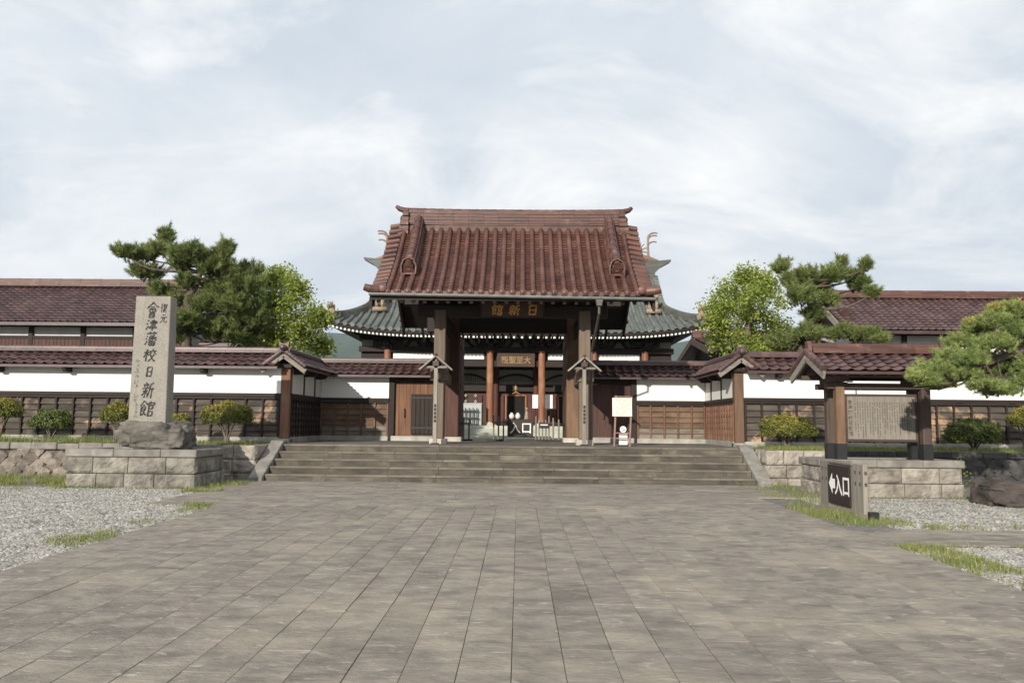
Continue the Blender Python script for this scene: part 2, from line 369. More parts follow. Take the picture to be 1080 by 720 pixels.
# ------------------------------------------------------------------ the ground
def gz(y): return 0.0126*min(y, 19.05)
def sheet(name, x0, x1, y0, y1, m, dz=0.0, nx=1, ny=1):
    b = MB()
    b.add([(x0, y0, gz(y0)+dz), (x1, y0, gz(y0)+dz), (x1, y1, gz(y1)+dz), (x0, y1, gz(y1)+dz)], [(0, 1, 2, 3)], 0.5)
    return b
b = MB()
g0 = -0.03
b.add([(-4000, -300, -0.0126*300+g0), (4000, -300, -0.0126*300+g0), (4000, 19.05, gz(19.05)+g0), (-4000, 19.05, gz(19.05)+g0),
       (4000, 6000, gz(19.05)+g0), (-4000, 6000, gz(19.05)+g0)], [(0, 1, 2, 3), (3, 2, 4, 5)], 0.5)
tag(b.build('ground', M['ground']), kind='structure')
PW = 4.86                 # half width of the paved approach
b = MB()
for (x0, x1, y0, y1) in ((-40, -PW, -6, 19.62), (PW, 40, -6, 19.62)):
    b.add([(x0, y0, gz(y0)-.004), (x1, y0, gz(y0)-.004), (x1, 19.05, gz(19.05)-.004), (x0, 19.05, gz(19.05)-.004)], [(0, 1, 2, 3)], 0.5)
    b.add([(x0, 19.05, gz(19.05)-.004), (x1, 19.05, gz(19.05)-.004), (x1, y1, gz(y1)-.004), (x0, y1, gz(y1)-.004)], [(0, 1, 2, 3)], 0.5)
tag(b.build('gravel', M['gravel_bed']), kind='structure')
# paving: a dark joint bed with separate stone slabs, each a little out of level
b = MB()
for (x0, x1, y0, y1) in ((-PW, PW, -6, 19.1), (PW, 40, 10.55, 11.95), (-6.1, -PW, 14.2, 19.1), (PW, 5.75, 16.2, 19.1)):
    b.add([(x0, y0, gz(y0)), (x1, y0, gz(y0)), (x1, min(y1, 19.05), gz(y1)), (x0, min(y1, 19.05), gz(y1))], [(0, 1, 2, 3)], 0.5)
tag(b.build('paving_bed', M['joint']), kind='structure')
b = MB()
def slab(x0, x1, y0, y1, j=0.006):
    x0 += random.choice((.0006, .001, .0016, .003)); x1 -= random.choice((.0006, .001, .0016, .0026)); y0 += random.uniform(.0003, .002); y1 -= random.uniform(.0003, .002)
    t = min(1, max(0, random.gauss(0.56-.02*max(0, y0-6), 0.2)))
    h = [0.016+random.uniform(-.0025, .0025) for _ in range(4)]
    c = 0.0028
    P = [(x0, y0), (x1, y0), (x1, y1), (x0, y1)]
    Q = [(x0+c, y0+c), (x1-c, y0+c), (x1-c, y1-c), (x0+c, y1-c)]
    vs = [(x, y, gz(y)+.002) for x, y in P] + [(x, y, gz(y)+hh-.004) for (x, y), hh in zip(P, h)] + [(x, y, gz(y)+hh) for (x, y), hh in zip(Q, h)]
    fs = [(8, 9, 10, 11)]
    for k in range(4):
        k2 = (k+1) % 4
        fs += [(k, k2, 4+k2, 4+k), (4+k, 4+k2, 8+k2, 8+k)]
    b.add(vs, fs, t)
nrow = 29; pw = 2*PW/nrow
for i in range(nrow):
    y = -5.5 - random.uniform(0, 1.2)
    while y < 13.9:
        l = random.choice((0.9, 1.1, 1.35, 1.6, 1.9)); y2 = y + l
        if y2 > 13.5: y2 = 14.2
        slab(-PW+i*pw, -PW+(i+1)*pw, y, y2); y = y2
y = 14.2; k = 0
while y < 18.9:
    y2 = y + 0.35; x = -6.1 if True else -PW
    x -= random.uniform(0, .8)
    xe = PW if y < 16.2 else 5.7
    while x < xe-0.05:
        l = random.choice((0.9, 1.2, 1.5)); x2 = min(x+l, xe)
        if xe - x2 < 0.3: x2 = xe
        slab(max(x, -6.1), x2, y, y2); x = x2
    y = y2
for k in range(4):
    x = PW
    while x < 30:
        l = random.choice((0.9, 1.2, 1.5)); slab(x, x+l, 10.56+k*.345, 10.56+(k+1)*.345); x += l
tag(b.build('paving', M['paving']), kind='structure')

# loose pebbles lying on the gravel beds
def pebbles(regions):
    V, F, T = [], [], []
    base = np.array([(0,0,1),(1,0,.1),(.3,.95,.05),(-.8,.6,.1),(-.8,-.6,.05),(.3,-.95,.1)], float)
    fc = np.array([(0,1,2),(0,2,3),(0,3,4),(0,4,5),(0,5,1)])
    n0 = 0
    for (x0, x1, y0, y1, n) in regions:
        u = rng.random(n); yy = y0 + (y1-y0)*u
        xx = x0 + (x1-x0)*rng.random(n)
        r = 0.011 + 0.017*rng.random(n)**2
        a = rng.random(n)*6.283
        sc = np.stack([r*(.8+.7*rng.random(n)), r*(.7+.5*rng.random(n)), r*(.5+.5*rng.random(n))], 1)
        bb = base[None] * sc[:, None] * (0.75+.5*rng.random((n, 6, 1)))
        ca, sa = np.cos(a)[:, None], np.sin(a)[:, None]
        X = bb[..., 0]*ca - bb[..., 1]*sa + xx[:, None]; Y = bb[..., 0]*sa + bb[..., 1]*ca + yy[:, None]
        Z = bb[..., 2] + 0.0126*np.minimum(yy, 19.05)[:, None] - .004
        V.append(np.stack([X, Y, Z], -1).reshape(-1, 3))
        F.append((fc[None] + (n0 + np.arange(n)*6)[:, None, None]).reshape(-1, 3)); n0 += n*6
        T.append(np.repeat(np.clip(rng.normal(.5, .27, n), 0, 1), 5))
    return np.concatenate(V), np.concatenate(F), np.concatenate(T)
v, f, t = pebbles([(-10.5, -PW-.02, 7.0, 11, 30000), (-14, -PW-.02, 11, 14.2, 26000), (-15, -6.15, 14.2, 17.2, 20000),
                   (PW+.02, 9.5, 7.6, 10.5, 18000), (PW+.8, 12.5, 12.0, 16.6, 26000)])
tag(mesh_np('pebbles', v, f, t, M['pebble']), kind='stuff', label='loose pale grey pebbles covering the beds beside the paving', cat='gravel')

# ------------------------------------------------------------------ terrace and steps
TZ = 1.05
b = MB()
b.box(-6.3, 6.3, 20.56, 34.0, 0.0, TZ, 0.5)
tag(b.build('terrace', M['step']), kind='structure')
b = MB(); b.box(-60, 60, 34.0, 120, 0.0, 0.80, 0.5); b.box(-60, -6.3, 22.7, 34.0, 0.0, 0.80, 0.5); b.box(6.3, 60, 22.7, 34.0, 0, 0.80, 0.5)
tag(b.build('courtyard_ground', M['ground']), kind='structure')

st = tag(empty('stone_staircase', (0, 19.1, 0.24)), 'wide flight of five worn grey stone steps up to the gate terrace', 'steps')
st_m = Matrix.Translation((0, -19.1, -0.24))
rise = (TZ-0.24)/5
for k in range(5):
    b = MB(); rz = MB(); x = -5.62; y0 = 19.1 + .36*k; z1 = 0.24 + rise*(k+1)
    while x < 5.6:
        l = random.uniform(.95, 1.6); x2 = min(5.62, x+l)
        if 5.62-x2 < .5: x2 = 5.62
        d = random.uniform(-.006, .006)
        b.box(x+.002, x2-.002, y0+d-.012, y0+.36+.1, z1-.042, z1 + random.uniform(-.003, .003) + (0.003 if k == 4 else 0))
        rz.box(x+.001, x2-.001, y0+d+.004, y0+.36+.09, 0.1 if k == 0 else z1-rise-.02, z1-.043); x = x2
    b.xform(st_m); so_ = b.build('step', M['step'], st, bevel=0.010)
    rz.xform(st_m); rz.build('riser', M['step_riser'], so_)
for s in (-1, 1):
    b = MB(); x0, x1 = sorted((s*5.64, s*5.96))
    b.prism([(x0, 18.95, .2), (x0, 19.15, .2), (x0, 20.95, TZ-.1), (x0, 20.95, TZ+.09), (x0, 20.62, TZ+.09), (x0, 18.95, .34)], (x1-x0, 0, 0), 0.7)
    b.xform(st_m); b.build('cheek_stone', M['cap'], st, bevel=0.015)

# ------------------------------------------------------------------ roof builders
def pantile(b, O, U, V, width, length, tw=0.27, tl=0.24, amp=0.03, lap=0.028, S=6):
    """S-shaped pantiles: O top left corner, U along the ridge, V down the slope."""
    O, U, V = Vector(O), Vector(U).normalized(), Vector(V).normalized(); N = U.cross(V).normalized()
    if N.z < 0: N = -N
    nt = max(1, round(width/tw)); tw = width/nt; nr = max(1, round(length/tl)); tl = length/nr
    prof = []
    for k in range(S):
        s = k/S
        prof.append((s, amp*(math.cos(2*math.pi*s)*0.85 + 0.25*math.cos(4*math.pi*s))))
    for r in range(nr):
        for i in range(nt):
            tone = random.random(); jit = random.uniform(-.004, .004)
            vs = []
            pr = prof + [(1.0, prof[0][1])]
            for (s, h) in pr:
                u = (i+s)*tw
                e = tl*(1.0 + 0.10*math.cos(2*math.pi*s))
                p0 = O + U*u + V*(r*tl - .01) + N*(h)
                p1 = O + U*u + V*(r*tl + e) + N*(h + lap + jit)
                p2 = O + U*u + V*(r*tl + e - .004) + N*(h + lap + jit - 0.016)
                vs += [p0, p1, p2]
            fs = []
            for k in range(S):
                a = 3*k; c = 3*(k+1)
                fs += [(a, a+1, c+1, c), (a+1, a+2, c+2, c+1)]
            b.add(vs, fs, tone)

def noshi(b, p, q, w0, w1, h, layers, up=(0, 0, 1), top_r=None, seg=0.6):
    """ridge of stacked flat tiles from p to q, with a round cap tile row"""
    p, q, u = Vector(p), Vector(q), Vector(up).normalized()
    L = (q-p).length; n = max(1, int(L/seg))
    for k in range(layers):
        z = h*(k+.5)/layers; w = w0 + (w1-w0)*k/max(1, layers-1) + (0.05 if k % 2 else 0.0) + (0.06 if k == 0 else 0)
        for i in range(n):
            a = p.lerp(q, i/n) + u*z; c = p.lerp(q, (i+1)/n) + u*z
            d = (c-a)*0.004
            b.beam(a+d, c-d, w, h/layers*0.97, u)
    if top_r:
        for i in range(n):
            a = p.lerp(q, i/n) + u*(h+top_r*.25); c = p.lerp(q, (i+1)/n) + u*(h+top_r*.25)
            b.tube([a, c], [top_r*.94, top_r*1.04], 10)

# ------------------------------------------------------------------ the perimeter walls
def run_matrix(p0, p1):
    p0, p1 = Vector(p0), Vector(p1); d = (p1-p0); L = d.length; d.normalize()
    out = Vector((d.y, -d.x, 0))          # local y points to the viewer's side
    m = Matrix(((d.x, -out.x, 0, p0.x), (d.y, -out.y, 0, p0.y), (0, 0, 1, 0), (0, 0, 0, 1)))
    return m, L                            # local: x along, -y outwards, z up

EAVE_Z, RIDGE_Z = 3.05, 3.42
def wall_run(root, p0, p1, plank='plank', lower=None, z0=TZ, x_white=None, ext0=0.0, ext1=0.0, brackets=True, spacing=0.465, joints=True, low_split=None):
    m, L = run_matrix(p0, p1)
    xa, xb = x_white or (0, L)
    def fin(b, n, mt, **k): b.xform(m); return b.build(n, mt, root, **k)
    b = MB(); b.box(xa, xb, -.11, .11, 2.36, EAVE_Z+.12, 0.5); fin(b, 'plaster_panel', M['plaster'])
    b = MB(); b.box(xa-.02, xb+.02, -.17, .1, 2.27, 2.365); b.box(xa, xb, -.155, .05, 2.205, 2.262); fin(b, 'rail', M['dark_wood_x' if abs(m[0][0]) > .5 else 'dark_wood_y'], bevel=.006)
    b = MB(); b.box(xa, xb, -.15, .12, z0-.3, z0+.14); fin(b, 'footing', M['footing'], bevel=.01)
    # clapboards: each board leans out at its lower edge
    rows = 6; zt, zb = 2.205, z0+.14; hh = (zt-zb)/rows
    def boards(r0, r1, name, mt):
        b = MB()
        for r in range(r0, r1):
            za, zc = zt-r*hh, zt-(r+1)*hh
            x = xa
            while x < xb-.01:
                x2 = min(xb, x + random.uniform(1.6, 2.6))
                if xb-x2 < .4: x2 = xb
                j = random.uniform(-.008, .008)
                b.add([(x, -.065, za), (x2, -.065, za), (x2, -.115+j, zc-.008), (x, -.115+j, zc-.008), (x, -.05, zc-.008), (x2, -.05, zc-.008)],
                      [(0, 3, 2, 1), (3, 4, 5, 2)]); x = x2
        return fin(b, name, mt)
    if lower:
        boards(0, low_split, 'plank_panel', M[plank]); boards(low_split, rows, 'plank_panel', M[lower])
    else: boards(0, rows, 'plank_panel', M[plank])
    b = MB(); n = max(2, round((xb-xa)/spacing))
    for i in range(n+1):
        x = xa + (xb-xa)*i/n; x = min(max(x, xa+.025), xb-.025)
        b.box(x-.024, x+.024, -.150, -.066, zb, zt)
    fin(b, 'batten_grid', M['dark_wood_v' if plank == 'plank' else 'post_wood_v'], bevel=.004)
    b = MB(); b.box(xa, xb, -.06, .1, z0+.14, zt, .3); fin(b, 'board_backing', M['dark_wood_x'])
    # eaves beam, brackets, roof
    b = MB(); b.box(-ext0*.6, L+ext1*.6, -.19, .19, EAVE_Z+.0, EAVE_Z+.10)
    fin(b, 'top_plate', M['dark_wood_x'], bevel=.006)
    if brackets:
        x = 0.9
        while x < L-.4:
            b = MB()
            b.prism([(x-.05, -.46, EAVE_Z-.02), (x-.05, -.46, EAVE_Z-.12), (x-.05, -.34, EAVE_Z-.17), (x-.05, -.10, EAVE_Z-.17), (x-.05, -.10, EAVE_Z-.02)], (.10, 0, 0))
            fin(b, 'bracket', M['dark_wood_y'], bevel=.006); x += 1.85
    rf = MB()
    ang = math.atan2(RIDGE_Z-EAVE_Z, .56); sl = math.hypot(RIDGE_Z-EAVE_Z, .56)
    for s in (-1, 1):
        rf.add([(-ext0, 0, RIDGE_Z), (L+ext1, 0, RIDGE_Z), (L+ext1, s*.54, EAVE_Z+.015), (-ext0, s*.54, EAVE_Z+.015),
                (-ext0, 0, RIDGE_Z-.07), (L+ext1, 0, RIDGE_Z-.07), (L+ext1, s*.54, EAVE_Z-.05), (-ext0, s*.54, EAVE_Z-.05)],
               [(0, 1, 2, 3), (4, 7, 6, 5), (2, 3, 7, 6), (0, 3, 7, 4), (1, 2, 6, 5)], .2)
        pantile(rf, (-ext0, 0, RIDGE_Z+.045), (1, 0, 0), (0, s*.56, EAVE_Z-RIDGE_Z), L+ext0+ext1, sl+.02, tw=.268, tl=.225, amp=.042, lap=.034)
    ro = fin(rf, 'tile_roof', M['tile_dull'])
    b = MB(); noshi(b, (-ext0, 0, RIDGE_Z+.04), (L+ext1, 0, RIDGE_Z+.04), .26, .20, .085, 2, top_r=.065, seg=.5)
    b.xform(m); b.build('ridge_tiles', M['tile_dull'], ro)
    return m, L

def gable_end(root, x, y, side):
    """tiled gable end above the corner post: barge boards, round end tile and ridge-end tile"""
    b = MB()
    for s in (-1, 1):
        b.beam((x, y-.40, RIDGE_Z-.05), (x+s*.60, y-.40, EAVE_Z-.11), .05, .13, (0, -1, 0) if False else (0, 0, 1))
    b.build('barge_board', M['silver_wood_x'], root, bevel=.005)
    b = MB()
    for s in (-1, 1):
        for k in range(7):
            t0 = k/7; t1 = (k+1)/7
            p = Vector((x+s*.04, y-.43, RIDGE_Z+.065)).lerp(Vector((x+s*.60, y-.43, EAVE_Z+.02)), t0)
            q = Vector((x+s*.04, y-.43, RIDGE_Z+.065)).lerp(Vector((x+s*.60, y-.43, EAVE_Z+.02)), t1)
            b.tube([p, q], [.055, .068], 8)
    b.build('verge_tiles', M['tile_dull'], root)
    b = MB()
    b.tube([(x, y-.56, RIDGE_Z+.16), (x, y-.40, RIDGE_Z+.16)], .085, 14)
    b.ball((x, y-.56, RIDGE_Z+.16), .075, .05, .075)
    b.prism([(x-.15, y-.42, RIDGE_Z+.03), (x+.15, y-.42, RIDGE_Z+.03), (x+.17, y-.42, RIDGE_Z+.12), (x+.12, y-.42, RIDGE_Z+.18), (x+.15, y-.42, RIDGE_Z+.34),
             (x+.05, y-.42, RIDGE_Z+.28), (x-.05, y-.42, RIDGE_Z+.28), (x-.15, y-.42, RIDGE_Z+.34), (x-.12, y-.42, RIDGE_Z+.18), (x-.17, y-.42, RIDGE_Z+.12)], (0, .12, 0))
    b.build('ridge_end_tile', M['tile_dull'], root, bevel=.008)

FY, BY, WX = 22.4, 25.9, 6.12
def corner_post(root, x, y, mt='post_wood_v'):
    b = MB(); b.box(x-.125, x+.125, y-.14, y+.11, TZ+.10, EAVE_Z+.1); o = b.build('corner_post', M[mt], root, bevel=.012)
    b = MB(); b.box(x-.15, x+.15, y-.17, y+.14, TZ-.2, TZ+.10); b.build('post_base', M['footing'], o, bevel=.012)

def side_door(root, s, plank, half):
    """low side door beside the gate, in the recessed wall"""
    xo, xi = s*3.78, s*2.45
    x0, x1 = min(xo, xi), max(xo, xi)
    d = MB()
    n = 6
    for i in range(n):
        a = x0 + (x1-x0)*i/n; c = x0+(x1-x0)*(i+1)/n
        d.box(a+.003, c-.003, BY-.02, BY+.03, TZ+.16, 2.86)
    do = d.build('side_door', M[plank], root, bevel=.004)
    if half:
        h = MB(); h.box(x1-.72, x1-.02, BY-.075, BY-.025, TZ+.2, 2.50, .2)
        for k in range(5): h.box(x1-.70+k*.137, x1-.575+k*.137, BY-.095, BY-.076, TZ+.22, 2.48)
        h.build('wicket_leaf', M['dark_wood_v'], do, bevel=.005)
        h = MB()
        for z in (1.45, 2.38): h.box(x1-.74, x1-.05, BY-.115, BY-.094, z-.028, z+.028)
        h.build('hinge_strap', M['black_metal'], do)
    h = MB(); h.tube([(x0+.30*(x1-x0), BY-.05, 1.78), (x0+.30*(x1-x0), BY-.09, 1.80), (x0+.30*(x1-x0), BY-.09, 2.02), (x0+.30*(x1-x0), BY-.05, 2.04)], .014, 6)
    h.build('handle', M['black_metal'], do)
    b = MB(); b.box(xo-.09, xo+.09, BY-.13, BY+.1, TZ+.02, EAVE_Z+.02); b.build('door_post', M['dark_wood_v'], root, bevel=.01)
    b = MB(); b.box(x0+.09 if s < 0 else x0, x1 if s < 0 else x1-.09, BY-.10, BY+.1, 2.87, EAVE_Z-.002); b.box(x0+.09 if s < 0 else x0, x1 if s < 0 else x1-.09, BY-.13, BY-.10, 2.90, 2.98)
    b.build('door_lintel', M['dark_wood_x'], root, bevel=.008)
    b = MB(); b.box(x0, x1, BY-.14, BY+.14, TZ-.05, TZ+.15); b.build('threshold', M['footing'], root, bevel=.01)

def perimeter(s, label):
    root = tag(empty('perimeter_wall', (0, 0, 0)), label, 'wall', 'white plaster walls with tiled roofs')
    if s < 0:
        wall_run(root, (-24, FY, 0), (-WX-.13, FY, 0), z0=TZ)
        wall_run(root, (-WX, FY, 0), (-WX, BY, 0), plank='plank', z0=TZ, ext0=.42, brackets=False, spacing=.30)
        wall_run(root, (-WX, BY, 0), (-2.1, BY, 0), plank='plank_warm', lower='plank_grey', low_split=4, z0=TZ, x_white=(0.13, WX-3.87), brackets=False)
    else:
        wall_run(root, (WX+.13, FY, 0), (24, FY, 0), z0=TZ)
        wall_run(root, (WX, BY, 0), (WX, FY, 0), plank='plank_warm', lower='plank_grey', low_split=4, z0=TZ, ext1=.42, brackets=False, spacing=.30)
        wall_run(root, (2.1, BY, 0), (WX, BY, 0), plank='plank_warm', lower='plank_grey', low_split=4, z0=TZ, x_white=(3.87-2.1, WX-2.1-.13), brackets=False)
    corner_post(root, s*WX, FY, 'post_wood_v' if s < 0 else 'brown_wood_v')
    # slim timber studs between the plaster bays of the return
    for yy in (FY+1.35, FY+2.6):
        b = MB(); b.box(s*WX-.135 if s > 0 else s*WX-.1, s*WX+.1 if s > 0 else s*WX+.135, yy-.04, yy+.04, 2.37, EAVE_Z-.01); b.build('stud', M['dark_wood_v'], root)
    # carved bracket ends under the return eave
    for yy in (FY+.25, FY+1.35, FY+2.6):
        b = MB(); x0 = s*WX - s*.12; x1 = s*WX - s*.50
        b.prism([(x0, yy-.05, EAVE_Z-.01), (x1, yy-.05, EAVE_Z-.01), (x1, yy-.05, EAVE_Z-.08), (x1+s*.08, yy-.05, EAVE_Z-.16), (x0, yy-.05, EAVE_Z-.16)], (0, .10, 0))
        b.build('bracket', M['dark_wood_x'], root, bevel=.006)
    gable_end(root, s*WX, FY, s)
    side_door(root, s, 'door_plank' if s < 0 else 'door_dark', s < 0)
    return root
perimeter(-1, 'white plaster wall left of the gate, with an orange brown plank side door')
perimeter(1, 'white plaster wall right of the gate, with a dark red side door behind the cream board')

# ------------------------------------------------------------------ the main gate
gate = tag(empty('temple_gate', (0, 26.2, TZ)), 'tall timber gate with steep red brown tiled roof over the stone steps', 'gate')
GM = Matrix.Translation((0, -26.2, -TZ))
def g(b, n, mt, parent=None, **k):
    b.xform(GM); return b.build(n, mt, parent or gate, **k)
RY, RZ_, EY, EZ = 24.1, 7.42, 20.95, 4.93       # ridge foot and eave of the front slope
def gprof(t, side=-1, off=0.0):
    """front (side=-1) or rear slope: t 0 at the ridge, 1 at the eave; slightly hollow"""
    y = RY + side*(RY-EY)*t
    z = RZ_ + (EZ-RZ_)*t - 0.22*math.sin(math.pi*t)*(1-.15*t)
    return Vector((0, y, z+off))
def gnorm(t, side=-1):
    d = gprof(min(1, t+.01), side) - gprof(max(0, t-.01), side)
    n = Vector((1, 0, 0)).cross(d).normalized()
    return n if n.z > 0 else -n

def roll(b, path, nrm, xs, r0, r1, n=7, tone=None, roundtop=True):
    """one row of round cover tiles: every tile tapers, so the laps show"""
    for i in range(len(path)-1):
        p, q = path[i], path[i+1]; N0, N1 = nrm[i], nrm[i+1]
        vs = []
        for (c, N, r) in ((p, N0, r0), (q, N1, r1), (q, N1, r0*.8)):
            for k in range(n):
                a = math.pi*k/(n-1)
                vs.append(c + Vector((math.cos(a)*r, 0, 0)) + N*(math.sin(a)*r*1.05))
        fs = []
        for j in range(2):
            for k in range(n-1): fs.append((j*n+k, j*n+k+1, (j+1)*n+k+1, (j+1)*n+k))
        b.add(vs, fs, tone if tone is not None else random.uniform(.32, .68))

rows = 16
roof = MB()
SP = 0.268
xr = [k*SP for k in range(-12, 13)]
for side in (-1, 1):
    ts = [0.0 + k/rows for k in range(rows+1)]
    P0 = [gprof(t, side) for t in ts]; NN = [gnorm(t, side) for t in ts]
    for i, x in enumerate(xr):
        path = [p + Vector((x, 0, 0)) + n*.035 for p, n in zip(P0, NN)]
        roll(roof, path, NN, x, .066, .072)
        # pans between this roll and the next: two rows per roll tile, each lapping the one below
        if i < len(xr)-1:
            for r in range(rows*2):
                t0, t1 = r/(rows*2), (r+1)/(rows*2)
                vs = []
                for s_, h in ((0.0, .020), (.28, -.004), (.5, -.012), (.72, -.004), (1.0, .020)):
                    X = Vector((x+SP*s_, 0, 0))
                    vs += [gprof(t0-.004, side)+X+gnorm(t0, side)*h, gprof(t1, side)+X+gnorm(t1, side)*(h+.032), gprof(t1, side)+X+gnorm(t1, side)*(h+.014)]
                fs = []
                for k in range(4): a = 3*k; fs += [(a, a+1, a+4, a+3), (a+1, a+2, a+5, a+4)]
                roof.add(vs, fs)
    # round eave tiles and drip tiles
    e = gprof(1.0, side); n = gnorm(1.0, side)
    for i, x in enumerate(xr):
        c = e + Vector((x, 0, 0)) + n*.06
        roof.tube([c + Vector((0, -side*.02, 0)), c + Vector((0, side*.05, -.015))], .085, 12)
        roof.ball(c + Vector((0, side*.055, -.015)), .055, .018, .055, 8, 4)
        if i < len(xr)-1:
            m0 = e + Vector((x+SP/2, side*.012, 0))
            poly = [m0+Vector((dx, 0, dz)) for dx, dz in ((-.10, .05), (-.10, -.02), (-.05, -.06), (.05, -.06), (.10, -.02), (.10, .05))]
            roof.prism(poly, (0, side*.03, 0))
# verge: short cover tiles laid across, hanging over each gable, and the outer roll
for side in (-1, 1):
    for s in (-1, 1):
        nv = 15
        for k in range(nv):
            t = .012 + k/nv*.97
            p = gprof(t, side) + gnorm(t, side)*.075
            a = p + Vector((s*3.28, 0, .0)); c = p + Vector((s*3.64, 0, -.07))
            roof.tube([a, c], [.070, .085], 9)
            roof.ball(c, .03, .065, .065, 8, 4)
        vs = []; fs = []
        for k in range(13):
            t = k/12; p = gprof(t, side)
            vs += [p+Vector((s*3.26, 0, .02)), p+Vector((s*3.66, 0, -.07)), p+Vector((s*3.65, 0, -.22))]
        for k in range(12):
            a = 3*k; fs += [(a, a+1, a+4, a+3), (a+1, a+2, a+5, a+4)]
        roof.add(vs, fs, .3)
        # corner end tile curling up
        e = gprof(1.0, side)
        roof.tube([e+Vector((s*3.30, -side*.1, .09)), e+Vector((s*3.48, side*.04, .075)), e+Vector((s*3.66, side*.10, .085)), e+Vector((s*3.79, side*.12, .125))], [.105, .115, .105, .09], 12)
        roof.ball(e+Vector((s*3.32, side*.10, .10)), .115, .05, .115, 12, 6)
rf = g(roof, 'tile_roof', M['tile_red'])
# deck under the tiles, and the dark boarded soffit
b = MB()
vs = []; fs = []
K = 12
for side in (-1, 1):
    base = len(vs)
    for k in range(K+1):
        t = k/K; p = gprof(t, side)
        for x in (-3.62, 3.62): vs.append(p+Vector((x, 0, -.012-.03*0)))
        for x in (-3.62, 3.62): vs.append(p+Vector((x, 0, -.19)))
    for k in range(K):
        a = base+4*k
        fs += [(a, a+1, a+5, a+4), (a+2, a+6, a+7, a+3), (a, a+4, a+6, a+2), (a+1, a+3, a+7, a+5)]
    a = base+4*K; fs.append((a, a+1, a+3, a+2))
b.add(vs, fs, .5)
g(b, 'roof_deck', M['dark_wood_y'])
# rafters under the eaves (front and rear), one object each
raf = None
for side in (-1, 1):
    for i in range(24):
        x = -3.45 + 6.9*i/23
        if raf is None:
            b = MB()
            q0, q1, q2 = gprof(.985, -1, -.245), gprof(.75, -1, -.245), gprof(.45, -1, -.245)
            b.beam(q0, q1, .085, .10); b.beam(q1, q2, .085, .10)
            b.xform(GM); raf = b.build('rafter', M['dark_wood_y'], gate); raf.location.x = x
        else:
            c = raf.copy(); link(c, gate); c.location.x = x
            if side > 0: c.scale.y = -1
# barge boards on the gables
for s in (-1, 1):
    b = MB(); K = 14
    for side in (-1, 1):
        vs = []; fs = []
        for k in range(K+1):
            p = gprof(k/K*.995, side)
            for dx in (0, s*.07):
                vs += [p+Vector((s*3.60+dx, 0, -.13)), p+Vector((s*3.60+dx, 0, -.44))]
        for k in range(K):
            a = 4*k; fs += [(a, a+1, a+5, a+4), (a+2, a+6, a+7, a+3), (a, a+4, a+6, a+2), (a+1, a+3, a+7, a+5)]
        a = 4*K; fs.append((a, a+2, a+3, a+1)); b.add(vs, fs)
    g(b, 'barge_board', M['dark_wood_y'])
    b = MB()
    K = 10
    pf = [gprof(k/K*.75, -1, -.22)+Vector((s*2.62, 0, 0)) for k in range(K, -1, -1)] + [gprof(k/K*.75, 1, -.22)+Vector((s*2.62, 0, 0)) for k in range(1, K+1)]
    b.prism(pf + [Vector((s*2.62, pf[-1].y, 5.1)), Vector((s*2.62, pf[0].y, 5.1))], (s*.08, 0, 0))
    g(b, 'gable_wall', M['dark_wood_y'])
# main ridge
b = MB()
b.box(-3.12, 3.12, RY-.20, RY+.20, RZ_-.30, RZ_-.002, .3)
def ridge_line(x): return RZ_ + .0 + .05*(abs(x)/3.6)**3
n = 14
for k in range(9):
    hz = .44*(k+.5)/9
    w = .44 - .012*k + (.045 if k % 2 else 0)
    for i in range(n):
        xa = -3.12 + 6.24*i/n; xb_ = -3.12+6.24*(i+1)/n
        b.beam((xa+.002, RY, ridge_line(xa)+hz), (xb_-.002, RY, ridge_line(xb_)+hz), w, .44/9*.97)
for i in range(24):
    xa = -3.14+6.28*i/24; xb_ = -3.14+6.28*(i+1)/24
    b.tube([(xa, RY, ridge_line(xa)+.45), (xb_, RY, ridge_line(xb_)+.45)], [.085, .093], 12)
ro = g(b, 'main_ridge', M['tile_ridge'], rf)
ro.parent = rf
def ogre_tile(b, c, sx, w, h, face):
    """ridge-end tile: shouldered plate with a boss and legs; face = outward unit vector"""
    f = Vector(face); r = f.cross(Vector((0, 0, 1))).normalized(); u = Vector((0, 0, 1)); c = Vector(c)
    out = [(-.5, 0), (.5, 0), (.56, .22), (.42, .30), (.40, .62), (.50, .80), (.30, .88), (.14, 1.0), (-.14, 1.0), (-.30, .88), (-.50, .80), (-.40, .62), (-.42, .30), (-.56, .22)]
    b.prism([c + r*(x*w) + u*(y*h) for x, y in out], f*.14)
    b.ball(c + f*.15 + u*(h*.52), .16*w*1.4, .16*w*1.4, .18*h, 10, 6)
    for sg in (-1, 1): b.ball(c + f*.14 + r*(sg*.30*w) + u*(h*.14), .12*w, .12*w, .12*h, 8, 5)
for s in (-1, 1):
    b = MB()
    ogre_tile(b, (s*3.13, RY, RZ_-.10), s, .52, .66, (s, 0, 0))
    for k, (zz, hw) in enumerate(((-.30, .34), (-.16, .30), (-.02, .33), (.12, .28), (.26, .31))):
        b.box(*sorted((s*3.10, s*(3.42-.035*k))), RY-hw, RY+hw, RZ_+zz, RZ_+zz+.125)
    b.tube([(s*3.05, RY, RZ_+.47), (s*3.26, RY, RZ_+.49), (s*3.42, RY, RZ_+.54), (s*3.52, RY, RZ_+.62)], [.095, .09, .075, .05], 12)
    o = g(b, 'ridge_end_tile', M['tile_ridge'], rf, bevel=.01)
